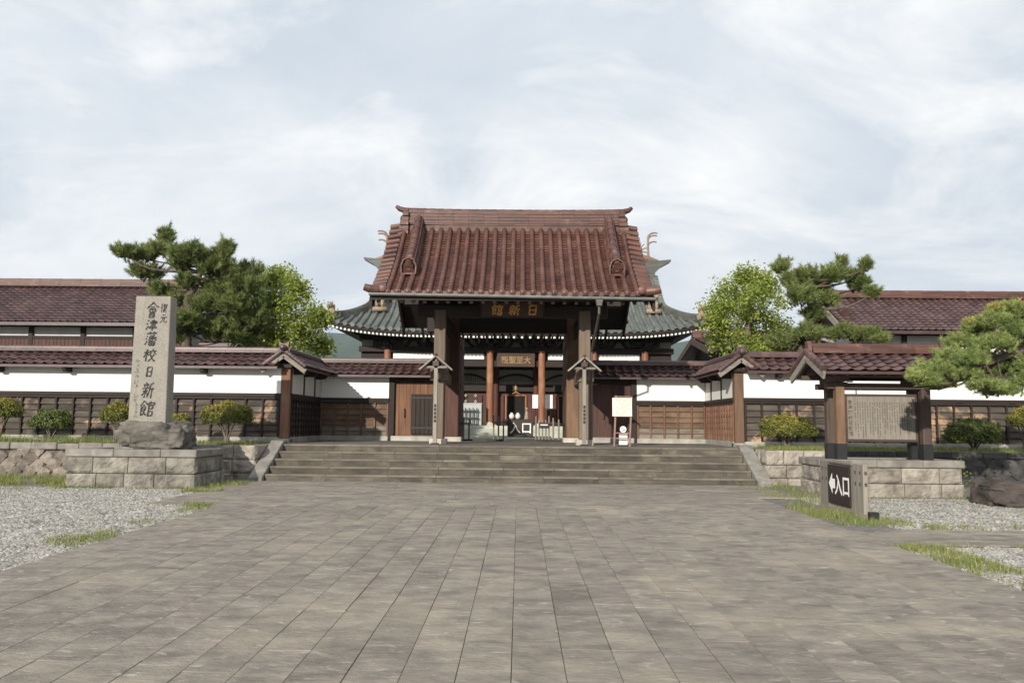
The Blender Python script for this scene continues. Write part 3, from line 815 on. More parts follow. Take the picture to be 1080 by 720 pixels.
# descending ridges
for side in (-1, 1):
    for s in (-1, 1):
        b = MB(); T1 = .68; K = 9
        for k in range(K):
            t0, t1 = .0+T1*k/K, T1*(k+1)/K
            for j in range(4):
                hz = .05 + .26*(j+.5)/4; w = .27-.015*j+(.03 if j % 2 else 0)
                a = gprof(t0, side)+gnorm(t0, side)*hz+Vector((s*2.80, 0, 0)); c = gprof(t1, side)+gnorm(t1, side)*hz+Vector((s*2.80, 0, 0))
                b.beam(a, c, w, .26/4*.96, gnorm(t0, side))
            a = gprof(t0, side)+gnorm(t0, side)*.335+Vector((s*2.80, 0, 0)); c = gprof(t1, side)+gnorm(t1, side)*.335+Vector((s*2.80, 0, 0))
            b.tube([a, c], [.085, .095], 10)
        g(b, 'descending_ridge', M['tile_ridge'], rf)
        b = MB(); e = gprof(T1, side)+Vector((s*2.80, 0, .02))     # hooded end tile round a dark hollow
        pl_ = [(-.19, 0), (.19, 0), (.20, .22), (.14, .38), (0, .45), (-.14, .38), (-.20, .22)]
        b.prism([e+Vector((x, 0, z)) for x, z in pl_], (0, side*.05, 0))
        for k in range(7):
            (x0, z0), (x1, z1) = pl_[k], pl_[(k+1) % 7]
            b.beam(e+Vector((x0, side*.10, z0)), e+Vector((x1, side*.10, z1)), .12, .036, (0, 0, 1) if abs(x1-x0) > .1 else (1, 0, 0))
        b.tube([e+Vector((0, side*.05, .19)), e+Vector((0, side*.11, .19))], [.095, .085], 14)
        g(b, 'ridge_end_tile', M['tile_ridge'], rf, bevel=.006)
# gutter, hopper and down pipe
b = MB()
K = 8; vs = []; fs = []
for x, dz in ((-3.66, .045), (3.66, -.03)):
    for k in range(K+1):
        a = math.pi*k/K
        vs.append((x, EY-.11-math.cos(a)*.068, EZ-.075+dz-math.sin(a)*.066))
    for k in range(K+1):
        a = math.pi*k/K
        vs.append((x, EY-.11-math.cos(a)*.060, EZ-.075+dz-math.sin(a)*.058))
n1 = K+1
for k in range(K): fs += [(k, k+1, 2*n1+k+1, 2*n1+k), (n1+k, 3*n1+k, 3*n1+k+1, n1+k+1)]
fs += [(0, 2*n1, 3*n1, n1), (K, n1+K, 3*n1+K, 2*n1+K)]
b.add(vs, fs, .5)
gt = g(b, 'gutter', M['gutter'])
b = MB()
b.prism([(2.13, EY-.2, EZ-.16), (2.31, EY-.2, EZ-.16), (2.28, EY-.2, EZ-.32), (2.16, EY-.2, EZ-.32)], (0, .18, 0))
b.tube([(2.22, EY-.11, EZ-.34), (2.22, EY-.11, EZ-.50), (2.20, EY+.5, EZ-.82), (2.17, EY+1.52, EZ-1.35), (2.17, EY+1.52, 1.1)], .032, 8)
g(b, 'down_pipe', M['pipe'])
# timber frame
def col(name, x, y, w, d, z0, z1, mt, bev=.02):
    b = MB(); b.box(x-w/2, x+w/2, y-d/2, y+d/2, z0, z1); o = g(b, name, M[mt], bevel=bev); return o
def base(x, y, w, h, tone=.5):
    b = MB(); b.box(x-w/2, x+w/2, y-w/2, y+w/2, TZ-.02, TZ+h); return g(b, 'base_stone', M['base_stone'], bevel=.02)
FRONT, MAIN = 22.65, 26.0
for s in (-1, 1):
    col('front_post', s*1.99, FRONT, .31, .31, TZ+.14, 4.72, 'grey_wood_v'); base(s*1.99, FRONT, .46, .14)
    col('main_pillar', s*1.91, MAIN, .46, .50, TZ+.14, 5.3, 'red_wood_v' if s < 0 else 'brown_wood_v'); base(s*1.91, MAIN, .66, .14)
    # jamb between the pillar and the side wall
    col('jamb_board', s*2.22, MAIN+.08, .22, .14, TZ+.1, 4.4, 'red_wood_v', .008)
    # tie beams from front post to main pillar to rear post, with the nose that shows on the front
    b = MB(); b.box(s*1.99-.09, s*1.99+.09, FRONT-.42, MAIN-.26, 2.78, 3.10); g(b, 'tie_beam', M['grey_wood_y'], bevel=.015)
    b = MB(); b.box(s*1.99-.09, s*1.99+.09, FRONT, MAIN-.22, 4.24, 4.515); g(b, 'tie_beam', M['dark_wood_y'], bevel=.015)
    b = MB()
    for k in range(8): b.box(s*1.99-.025, s*1.99+.025, FRONT+.16+k*.365, FRONT+.16+k*.365+.36, 3.105, 4.235)
    g(b, 'shading_panel', M['red_wood_v' if s < 0 else 'brown_wood_v'])  # panel added to keep the pillar behind it dark above the tie
    b = MB(); b.box(s*1.99-.235, s*1.99+.235, FRONT-.20, FRONT-.157, 2.76, 3.12); b.box(s*1.99-.235, s*1.99-.157, FRONT-.157, FRONT+.16, 2.76, 3.12)
    b.box(s*1.99+.157, s*1.99+.235, FRONT-.157, FRONT+.16, 2.76, 3.12); g(b, 'collar_block', M['grey_wood_x'], bevel=.012)
    # open door leaf folded back behind the pillar
    b = MB()
    for k in range(6): b.box(s*1.70-.03, s*1.70+.03, MAIN+.25+k*.27, MAIN+.25+k*.27+.262, TZ+.10, 4.38)
    lf = g(b, 'door_leaf', M['red_wood_v'], bevel=.006)
    for z in (1.6, 2.8, 4.0):
        b = MB(); b.box(s*1.70-.045, s*1.70+.045, MAIN+.27, MAIN+1.85, z-.06, z+.06); b.xform(GM); b.build('door_rail', M['dark_wood_y'], lf)
    # carved beam ends with pale painted faces
    b = MB(); b.box(*sorted((s*2.55, s*3.02)), FRONT-.12, FRONT+.12, 4.84, 5.06); nb = g(b, 'beam_end', M['dark_wood_x'], bevel=.01)
    b = MB(); b.box(*sorted((s*2.60, s*2.98)), FRONT-.127, FRONT-.122, 4.86, 5.04); b.xform(GM); b.build('painted_face', M['plaster_grey'], nb)
for (y, z0, z1, xx, d, nm) in ((FRONT, 4.52, 4.86, 2.62, .26, 'front_beam'), (MAIN, 4.46, 5.02, 2.72, .40, 'main_lintel')):
    b = MB(); b.box(-xx, xx, y-d/2, y+d/2, z0, z1); g(b, nm, M['dark_wood_x'], bevel=.02)
for y in (FRONT,):
    b = MB(); b.box(-3.5, 3.5, y-.13, y+.13, 5.06, 5.32); g(b, 'eave_purlin', M['dark_wood_x'], bevel=.015)
    for x in (-2.0, -1.0, 1.0, 2.0):
        b = MB(); b.box(x-.17, x+.17, y-.14, y+.14, 4.93, 5.055); b.box(x-.11, x+.11, y-.11, y+.11, 4.865, 4.925); g(b, 'bearing_block', M['dark_wood_x'], bevel=.01)
b = MB()
for k in range(7): b.box(-2.6, 2.6, RY-.04, RY+.04, 5.0+k*.31, 5.0+k*.31+.305)
g(b, 'upper_light_block', M['dark_wood_x'])  # boarding added to block light coming through under the roof
b = MB(); b.box(-2.6, 2.6, MAIN-.05, MAIN+.05, 5.025, 5.62); g(b, 'upper_light_block', M['dark_wood_x'])  # board added against light leaking in over the lintel
b = MB(); b.box(-2.62, 2.62, RY-.12, RY+.12, 4.72, 4.99); g(b, 'cross_beam', M['dark_wood_x'], bevel=.015)
for x in (-1.99, 1.99):
    b = MB(); b.box(x-.10, x+.10, FRONT+.13, MAIN-.2, 4.53, 4.715); g(b, 'tie_beam', M['dark_wood_y'], bevel=.01)

# ------------------------------------------------------------------ brush lettering (strokes in a unit square, y up)
GL = {
 'kai': [[(.5,1),(.3,.8),(.05,.62)],[(.5,.98),(.72,.8),(.98,.66)],[(.36,.68),(.66,.69)],[(.26,.56),(.29,.36)],[(.26,.56),(.74,.57),(.70,.36)],[(.5,.56),(.5,.37)],[(.29,.37),(.70,.37)],[(.33,.28),(.33,0)],[(.33,.28),(.68,.28),(.66,0)],[(.34,.14),(.66,.14)],[(.34,.01),(.66,.01)]],
 'tsu': [[(.08,.92),(.2,.82)],[(.03,.64),(.15,.55)],[(.05,.08),(.22,.40)],[(.4,.84),(.82,.86),(.80,.60)],[(.3,.71),(.98,.74)],[(.4,.58),(.8,.6)],[(.38,.42),(.86,.45)],[(.28,.25),(.98,.29)],[(.6,1),(.6,0)]],
 'han': [[(.1,.88),(.92,.93)],[(.35,1.02),(.38,.8)],[(.68,1.04),(.62,.8)],[(.1,.70),(.2,.62)],[(.05,.5),(.15,.43)],[(.05,.03),(.2,.30)],[(.78,.75),(.4,.68)],[(.30,.56),(.97,.59)],[(.62,.7),(.62,.37)],[(.6,.55),(.30,.36)],[(.64,.55),(.98,.37)],[(.4,.3),(.4,0)],[(.4,.3),(.86,.31),(.84,0)],[(.62,.3),(.62,0)],[(.4,.15),(.84,.15)],[(.4,.01),(.84,.01)]],
 'kou': [[(.03,.7),(.44,.75)],[(.24,1),(.24,0)],[(.24,.7),(.01,.32)],[(.26,.62),(.42,.48)],[(.68,1),(.71,.87)],[(.47,.8),(.99,.84)],[(.6,.74),(.48,.55)],[(.8,.74),(.97,.57)],[(.84,.57),(.68,.25),(.42,0)],[(.54,.50),(.75,.22),(1.0,0)]],
 'hi': [[(.2,.95),(.22,.03)],[(.2,.93),(.80,.97),(.78,.03)],[(.24,.5),(.77,.52)],[(.22,.07),(.78,.08)]],
 'shin': [[(.28,1.02),(.31,.9)],[(.08,.84),(.54,.88)],[(.18,.8),(.23,.67)],[(.43,.82),(.36,.68)],[(.03,.6),(.57,.65)],[(.08,.42),(.52,.45)],[(.31,.6),(.30,0),(.22,.06)],[(.28,.4),(.04,.12)],[(.33,.38),(.52,.2)],[(.92,.97),(.65,.83)],[(.66,.83),(.63,.4),(.50,.0)],[(.66,.56),(1.0,.61)],[(.84,.58),(.84,-.04)]],
 'kan': [[(.25,1.02),(.01,.66)],[(.27,.98),(.50,.76)],[(.2,.75),(.34,.73)],[(.12,.62),(.40,.63),(.38,.34)],[(.12,.48),(.38,.49)],[(.12,.35),(.38,.36)],[(.12,.62),(.12,.02),(.32,.16)],[(.26,.3),(.50,.04)],[(.72,1.02),(.74,.9)],[(.53,.87),(.50,.72)],[(.53,.86),(1.0,.89),(.94,.74)],[(.62,.72),(.62,-.02)],[(.62,.72),(.91,.73),(.89,.46)],[(.62,.47),(.89,.47)],[(.62,.31),(.93,.32),(.91,.01)],[(.62,.02),(.91,.03)]],
 'fuku': [[(.25,1),(.05,.78)],[(.28,.72),(.02,.45)],[(.17,.56),(.17,0)],[(.5,1),(.37,.75)],[(.44,.88),(.97,.91)],[(.48,.77),(.48,.48)],[(.48,.77),(.86,.78),(.84,.48)],[(.48,.63),(.84,.63)],[(.48,.49),(.84,.49)],[(.6,.45),(.36,.2)],[(.55,.36),(.86,.37),(.62,.16),(.38,0)],[(.5,.26),(.72,.12),(1.0,0)]],
 'gen': [[(.3,.9),(.72,.93)],[(.06,.62),(.95,.67)],[(.4,.63),(.33,.25),(.03,.0)],[(.62,.65),(.60,.14),(.75,.03),(.98,.07),(.97,.26)]],
}
def stroke(b, pts, w, to3, th=.004):
    """one tapering brush stroke: a thin raised ribbon; to3 maps (x, y, out) to space"""
    P = [Vector((x, y, 0)) for x, y in pts]
    Q = []
    for i in range(len(P)-1):
        k = 5
        for j in range(k): Q.append(P[i].lerp(P[i+1], j/k))
    Q.append(P[-1]); n = len(Q); vs = []
    for i, q in enumerate(Q):
        d = (Q[min(i+1, n-1)]-Q[max(i-1, 0)]).normalized(); s = Vector((-d.y, d.x, 0)); f = i/(n-1)
        ww = w*(.60+.55*math.cos(f*math.pi*1.15)**2)*(1.0 if f < .9 else .7)
        for a in (1, -1):
            e = q+s*(a*ww/2); vs += [to3(e.x, e.y, 0), to3(e.x, e.y, th)]
    fs = []
    for i in range(n-1):
        a = 4*i; c = a+4
        fs += [(a+1, a+3, c+3, c+1), (a, a+1, c+1, c), (a+3, a+2, c+2, c+3)]
    fs += [(0, 2, 3, 1), (4*n-4, 4*n-3, 4*n-1, 4*n-2)]
    b.add(vs, fs, .5)
def glyph(b, name, o, w, h, sw, to3, th=.004, slant=0.0, jitter=0.0):
    for st_ in GL[name]:
        stroke(b, [(o[0]+(x+slant*(y-.5)+random.uniform(-jitter, jitter))*w, o[1]+(y+random.uniform(-jitter, jitter))*h) for x, y in st_], sw*random.uniform(.8, 1.2), to3, th)

def text_mesh(name, body, size, mt, parent, origin, right, up, depth=.004, bold=0.0, xs=1.0):
    """real type as a raised mesh; origin is the centre of the text"""
    cu = bpy.data.curves.new(name+'_type', 'FONT'); cu.body = body; cu.size = size
    cu.align_x = 'CENTER'; cu.align_y = 'CENTER'; cu.extrude = depth/2; cu.offset = bold; cu.resolution_u = 3
    to = bpy.data.objects.new(name+'_type', cu); COL.objects.link(to)
    dg = bpy.context.evaluated_depsgraph_get()
    me = bpy.data.meshes.new_from_object(to.evaluated_get(dg))
    bpy.data.objects.remove(to); bpy.data.curves.remove(cu)
    r = Vector(right).normalized(); u = Vector(up).normalized(); nrm = r.cross(u)
    co = np.empty(len(me.vertices)*3, np.float32); me.vertices.foreach_get('co', co); co = co.reshape(-1, 3)
    if len(co):
        mid = (co.min(0)+co.max(0))/2; co = co-mid
        out = np.array(origin)[None] + co[:, :1]*xs*np.array(r)[None] + co[:, 1:2]*np.array(u)[None] + (co[:, 2:3]+depth/2)*np.array(nrm)[None]
        me.vertices.foreach_set('co', out.astype(np.float32).ravel())
    me.materials.clear(); me.materials.append(mt); me.name = name
    o = bpy.data.objects.new(name, me); return link(o, parent)

# gate plaque: gold brush characters on a dark board, tilted forward under the eave
b = MB(); b.box(-.84, .84, -.03, .03, -.20, .20); pm = Matrix.Translation((0, FRONT-.30, 4.70)) @ Matrix.Rotation(R(10), 4, 'X')
b.xform(pm); pq = g(b, 'name_plaque', M['plaque'], bevel=.008)
b = MB()
for (z0, z1, x0, x1) in ((-.23, -.19, -.88, .88), (.19, .23, -.88, .88), (-.19, .19, -.88, -.83), (-.19, .19, .83, .88)): b.box(x0, x1, -.045, .02, z0, z1)
b.xform(pm); b.xform(GM); b.build('plaque_frame', M['dark_wood_x'], pq)
b = MB()
to3 = lambda x, y, o: (pm @ Vector((x, -.031-o, y)))
for gname, x in (('kan', -.57), ('shin', -.10), ('hi', .40)):
    glyph(b, gname, (x, -.135), .30, .27, .042, to3, .008, .08)
b.xform(GM); b.build('lettering', M['gold'], pq)

# ------------------------------------------------------------------ lamp-roof posts in front of the gate posts
def roofed_post(x, y, label):
    o = tag(empty('roofed_post', (x, y, TZ)), label, 'post', 'roofed posts before the gate')
    b = MB(); b.box(-.05, .05, -.05, .05, 0.03, 2.06); b.build('post', M['silver_wood_v'], o, bevel=.008)
    b = MB(); b.box(-.10, .10, -.10, .10, -.02, .035); b.build('foot', M['black_metal'], o, bevel=.008)
    b = MB()
    for s in (-1, 1): b.beam((0, 0, 2.34), (s*.44, 0, 1.96), .30, .045, (0, 0, 1))
    b.build('roof_board', M['silver_wood_x'], o, bevel=.006)
    b = MB(); b.beam((-.30, -.02, 2.04), (.30, -.02, 2.04), .06, .06); b.beam((0, -.02, 2.04), (0, -.02, 2.32), .06, .06); b.build('truss', M['silver_wood_x'], o, bevel=.005)
    b = MB(); b.box(-.085, .085, -.10, .10, 2.072, 2.20); b.build('lamp_box', M['shelter_wood_x'], o, bevel=.008)
    b = MB(); b.prism([(-.26, .03, 2.07), (.26, .03, 2.07), (0, .03, 2.30)], (0, .03, 0)); b.build('gable_shade_board', M['dark_wood_x'], o)  # dark board painting in the shade under the small roof
    b = MB(); b.tube([(0, -.17, 2.36), (0, .17, 2.36)], .035, 8); b.ball((0, -.17, 2.37), .035); b.build('ridge_pole', M['shelter_wood_y'], o)
    b = MB()
    for k in range(5): b.box(-.028, .028, -.064, -.051, .98-k*.10, 1.055-k*.10)
    b.build('hanging_plate', M['black_metal'], o)
    return o
roofed_post(-2.02, 21.95, 'thin grey post with small peaked roof at the left gate column')
roofed_post(1.93, 21.95, 'thin grey post with small peaked roof at the right gate column')

# cream notice board on two raked legs
o = tag(empty('notice_easel', (2.88, 21.5, TZ), R(-4)), 'cream notice board on two rose brown legs before the side door', 'sign')
rk = Matrix.Rotation(R(-8), 4, 'X')
b = MB(); b.box(-.25, .26, -.02, .01, .78, 1.27); b.xform(rk); p = b.build('board', M['cream'], o, bevel=.006)
b = MB()
for i in range(9):
    for j in range(5):
        if random.random() < .55: b.box(-.16+j*.075, -.11+j*.075, -.0225, -.0205, 1.20-i*.045, 1.215-i*.045)
b.xform(rk); b.build('faded_lettering', M['faint_pink'], p)
for s in (-1, 1):
    b = MB(); b.beam((s*.20, .005, -.02), (s*.20, .005, 1.33), .05, .03, (0, 1, 0)); b.xform(rk @ Matrix.Translation((-.012, .03, 0)) @ Matrix.Rotation(R(3), 4, 'Y')); b.build('leg', M['rose_wood_v'] if 'rose_wood_v' in M else M['rose_wood'], o, bevel=.005)
b = MB(); b.box(-.20, .22, .03, .055, 1.295, 1.325); b.box(-.21, .19, .03, .055, .34, .37); b.box(-.21, .19, .03, .055, .20, .23); b.xform(rk); b.build('rung', M['rose_wood'], o, bevel=.004)
o = tag(empty('round_topped_notice', (2.93, 21.72, TZ)), 'small white notice with a round top, low behind the easel legs', 'sign')
b = MB(); b.tube([(0, -.01, .44), (0, .01, .44)], .085, 18); b.box(-.11, .11, -.012, .012, .04, .36); b.box(-.03, .03, -.008, .008, .35, .37); b.build('plate', M['white'], o, bevel=.003)
b = MB()
for (x0, x1, z0, z1) in ((-.05, -.01, .45, .475), (.0, .045, .41, .43), (-.03, .01, .385, .40), (-.08, .08, .30, .315), (-.08, .05, .25, .262), (-.08, .07, .20, .212), (-.06, .08, .15, .162)):
    b.box(x0, x1, -.0155, -.0122, z0, z1)
b.build('marks', M['ink'], o)
b = MB(); b.box(-.12, .12, -.06, .06, -.005, .035); b.build('foot', M['black_metal'], o, bevel=.004)

# ------------------------------------------------------------------ entrance barrier
bar = tag(empty('entrance_barrier', (.28, 27.0, TZ)), 'low bamboo barrier with a dark entrance sign across the gate opening', 'barrier')
xs_ = [-.90, -.74, -.58, .48, .58, .69, .80, .90]
bp = None
for k, x in enumerate(xs_):
    b = MB(); h = .82 if k in (0, 1, 3, 7) else .70
    b.tube([(0, 0, .05), (0, 0, h)], .026, 8); q = b.build('upright', M['silver_wood_v'], bar, loc=(x, 0, 0))
for k, (x0, x1) in enumerate(((-.96, .98),)):
    for z in (.14, .60):
        b = MB(); b.tube([(x0, .03, z), (x1, .03, z)], .022, 8); b.build('rail', M['shelter_wood_x'], bar)
for x in (-.85, .78):
    b = MB(); b.box(x-.28, x+.28, -.07, .07, .0, .055); b.box(x-.06, x+.06, -.22, .22, .0, .05); b.build('foot', M['black_metal'], bar, bevel=.006)
b = MB(); b.box(-.45, .39, -.075, -.045, .15, .69); sg = b.build('sign_panel', M['sign_brown'], bar, bevel=.006)
text_mesh('lettering', '入口', .40, M['white'], sg, (-.03, -.0765, .43), (1, 0, 0), (0, 0, 1), .004, .004, .92)
b = MB(); b.box(.58, .90, -.06, -.035, .42, .60); sm = b.build('small_plate', M['sign_brown'], bar, bevel=.004)
b = MB(); b.box(.62, .86, -.064, -.0605, .515, .55); b.build('white_line', M['white'], sm)
for (x, lab) in ((-1.50, 'short bamboo barrier end standing at the left gate pillar'), (1.42, 'short bamboo barrier end standing at the right gate pillar')):
    o = tag(empty('barrier_end', (x, 27.0, TZ)), lab, 'barrier', 'barrier ends at the gate pillars')
    for k, dx in enumerate((-.10, .08)):
        b = MB(); b.tube([(dx, 0, .04), (dx, 0, .76-.05*k)], .028, 8); b.build('upright', M['silver_wood_v'], o)
    b = MB(); b.tube([(-.16, .03, .56), (.16, .03, .56)], .022, 8); b.build('rail', M['shelter_wood_x'], o)
    b = MB(); b.box(-.2, .2, -.08, .08, 0, .05); b.build('foot', M['black_metal'], o, bevel=.006)

# ------------------------------------------------------------------ the hall across the courtyard
hall = tag(empty('temple_hall', (0, 49, .8)), 'large hall with grey green tiled roof and white rafter ends seen behind the gate', 'temple hall')
HM = Matrix.Translation((0, -49, -.8))
def h(b, n, mt, parent=None, **k):
    b.xform(HM); return b.build(n, mt, parent or hall, **k)
HY, HZ, HEY, HEZ, HB = 53.0, 11.3, 46.2, 6.78, .50
def hhalf(t): return 8.95 if t < HB else 8.95 + (t-HB)/(1-HB)*2.2
def hsl(x, t, side=-1):
    up = 0.0
    if t > HB: up = .75*(abs(x)/11.15)**5*((t-HB)/(1-HB))**1.5
    return Vector((x, HY+side*(HY-HEY)*t, HZ+(HEZ-HZ)*t-.62*math.sin(math.pi*t)*(1-.2*t)+up))
b = MB()
NT = 18
for side in (-1, 1):
    vs = []; fs = []; NX = 40
    for j in range(NT+1):
        t = j/NT
        for i in range(NX+1):
            x = (2*i/NX-1)*hhalf(t); vs.append(hsl(x, t, side))
    for j in range(NT):
        for i in range(NX):
            a = j*(NX+1)+i; fs.append((a, a+1, a+NX+2, a+NX+1))
    b.add(vs, fs, .25)
    if side < 0:
        nr_ = 52
        for i in range(nr_):
            x = -10.95+21.9*i/(nr_-1)
            t0 = 0 if abs(x) < 8.8 else HB+(abs(x)-8.95)/2.2*(1-HB)
            t0 = min(max(0, t0), .97); k = max(2, int(16*(1-t0)))
            ts = [t0+(1-t0)*q/k for q in range(k+1)]
            roll(b, [hsl(x, q)+Vector((0, -.02, .03)) for q in ts], [Vector((0, -.55, .83))]*(k+1), x, .095, .115, 6)
            e = hsl(x, 1.0); b.tube([e+Vector((0, .05, .05)), e+Vector((0, -.06, .03))], .13, 10)
for s in (-1, 1):   # side skirts and verge tiles
    vs = []; fs = []; K = 8
    for k in range(K+1):
        t = HB+(1-HB)*k/K
        a = hsl(s*hhalf(t), t, -1); c = hsl(s*hhalf(t), t, 1); vs += [a, c]
    for k in range(K): fs.append((2*k, 2*k+1, 2*k+3, 2*k+2))
    b.add(vs, fs, .3)
    for k in range(16):
        t = .02+HB*k/16; p = hsl(s*8.75, t)
        b.tube([p+Vector((0, 0, .08)), p+Vector((s*.36, 0, -.04))], [.1, .12], 8)
hr = h(b, 'tile_roof', M['copper'])
b = MB()
vs = []; fs = []
NX = 40
for i in range(NX+1):
    x = (2*i/NX-1)*11.08
    e = hsl(x, 1.0); m_ = hsl(x*.99, .86)
    vs += [e+Vector((0, .03, -.05)), e+Vector((0, .05, -.20)), Vector((x*.985, 47.0, e.z-.30)), Vector((x*.83, 48.7, 6.72))]
for i in range(NX):
    a = 4*i; fs += [(a, a+1, a+5, a+4), (a+1, a+2, a+6, a+5), (a+2, a+3, a+7, a+6)]
b.add(vs, fs, .3)
for s in (-1, 1):
    vs = [hsl(s*11.08, 1, -1)+Vector((0, 0, -.2)), hsl(s*11.08, 1, 1)+Vector((0, 0, -.2)), Vector((s*9.1, 57.3, 6.6)), Vector((s*9.1, 48.7, 6.6))]
    b.add(vs, [(0, 1, 2, 3)], .3)
h(b, 'eaves_soffit', M['dark_wood_x'])
tip = None
for i in range(96):
    x = -10.85+21.7*i/95
    e = hsl(x, 1.0)
    if tip is None:
        b = MB(); b.box(-.058, .058, -.02, .40, -.055, .055); tip = b.build('rafter_end', M['white'], hall); c = tip
    else:
        c = tip.copy(); link(c, hall)
    c.location = HM @ (e+Vector((0, .20, -.29)))
# ridges
b = MB()
noshi(b, (-8.6, HY, HZ-.1), (8.6, HY, HZ-.1), .7, .55, .75, 6, top_r=.16, seg=1.2)
for s in (-1, 1):
    b.prism([(s*8.2, HY-.35, HZ-.55), (s*8.75, HY-.35, HZ-.5), (s*8.95, HY-.35, HZ+.15), (s*9.3, HY-.35, HZ+.5), (s*9.95, HY-.35, HZ+.86), (s*9.95, HY-.35, HZ+.98), (s*8.2, HY-.35, HZ+.80)], (0, .7, 0))
    for side in (-1,):
        K = 8
        for k in range(K):
            t0, t1 = HB*k/K, HB*(k+1)/K
            b.beam(hsl(s*8.2, t0)+Vector((0, 0, .22)), hsl(s*8.2, t1)+Vector((0, 0, .22)), .38, .40)
            b.tube([hsl(s*8.2, t0)+Vector((0, 0, .46)), hsl(s*8.2, t1)+Vector((0, 0, .46))], .12, 8)
        for k in range(K):
            t0, t1 = HB-.03+(1.0-HB)*k/K, HB-.03+(1.0-HB)*(k+1)/K
            p = hsl(s*(hhalf(t0)-.06), t0)+Vector((0, 0, .16)); q = hsl(s*(hhalf(t1)-.06), t1)+Vector((0, 0, .16))
            b.beam(p, q, .36, .34); b.tube([p+Vector((0, 0, .2)), q+Vector((0, 0, .2))], .12, 8)
h(b, 'roof_ridges', M['copper_dark'], hr)
def lion(b, c, s, k=1.0):
    c = Vector(c)
    b.ball(c+Vector((0, 0, .42))*k, .26*k, .36*k, .30*k); b.ball(c+Vector((s*.10, -.22, .82))*k, .24*k, .24*k, .24*k)
    b.ball(c+Vector((s*.18, -.42, .76))*k, .12*k, .14*k, .11*k); b.ball(c+Vector((-s*.05, .38, .75))*k, .11*k, .13*k, .26*k)
    for dx in (-.17, .17):
        b.tube([c+Vector((dx, -.25, .45))*k, c+Vector((dx, -.30, .0))*k], [.11*k, .09*k], 8); b.tube([c+Vector((dx, .22, .35))*k, c+Vector((dx, .18, .0))*k], [.15*k, .10*k], 8)
        b.ball(c+Vector((s*.10+dx*.8, -.16, 1.02))*k, .07*k, .06*k, .09*k, 6, 4)
for s in (-1, 1):
    b = MB(); p = hsl(s*8.2, HB+.06); lion(b, p+Vector((0, -.1, .25)), s, .95); b.box(p.x-.42, p.x+.42, p.y-.45, p.y+.3, p.z+.02, p.z+.25)
    h(b, 'lion_statue', M['statue'], hr, smooth=True)
    b = MB(); p = hsl(s*10.55, .93); lion(b, p+Vector((0, 0, .15)), s, .80); h(b, 'lion_statue', M['statue'], hr, smooth=True)
    # ridge beast: scaled body with rayed fin and a tall tail of three curling prongs
    b = MB(); x0 = s*8.0; z0 = HZ+.86
    b.tube([(s*9.2, HY, z0+.05), (s*8.6, HY, z0+.16), (x0, HY, z0+.25), (s*7.5, HY, z0+.45)], [.10, .22, .30, .16], 8)
    for k in range(8):
        a = R(-10+k*28); b.beam((s*7.85, HY, z0+.75), (s*7.85+math.cos(a)*.62*s, HY, z0+.75+math.sin(a)*.62), .13, .10, (0, 1, 0), w2=.05)
    b.ball((s*7.85, HY, z0+.75), .30, .16, .30)
    b.tube([(s*8.55, HY, z0+.05), (s*8.52, HY, z0+.9), (s*8.52, HY, z0+1.6)], [.09, .075, .065], 8)
    for zz, w in ((1.05, .85), (1.45, .9), (1.6, .95)):
        pts = [(s*(8.52+.46*w*(1-math.cos(q*.34))), HY, z0+zz+.36*w*math.sin(q*.34)) for q in range(7)]
        b.tube(pts, [.065, .065, .062, .058, .054, .05, .045], 6)
    h(b, 'ridge_beast', M['bronze'], hr)
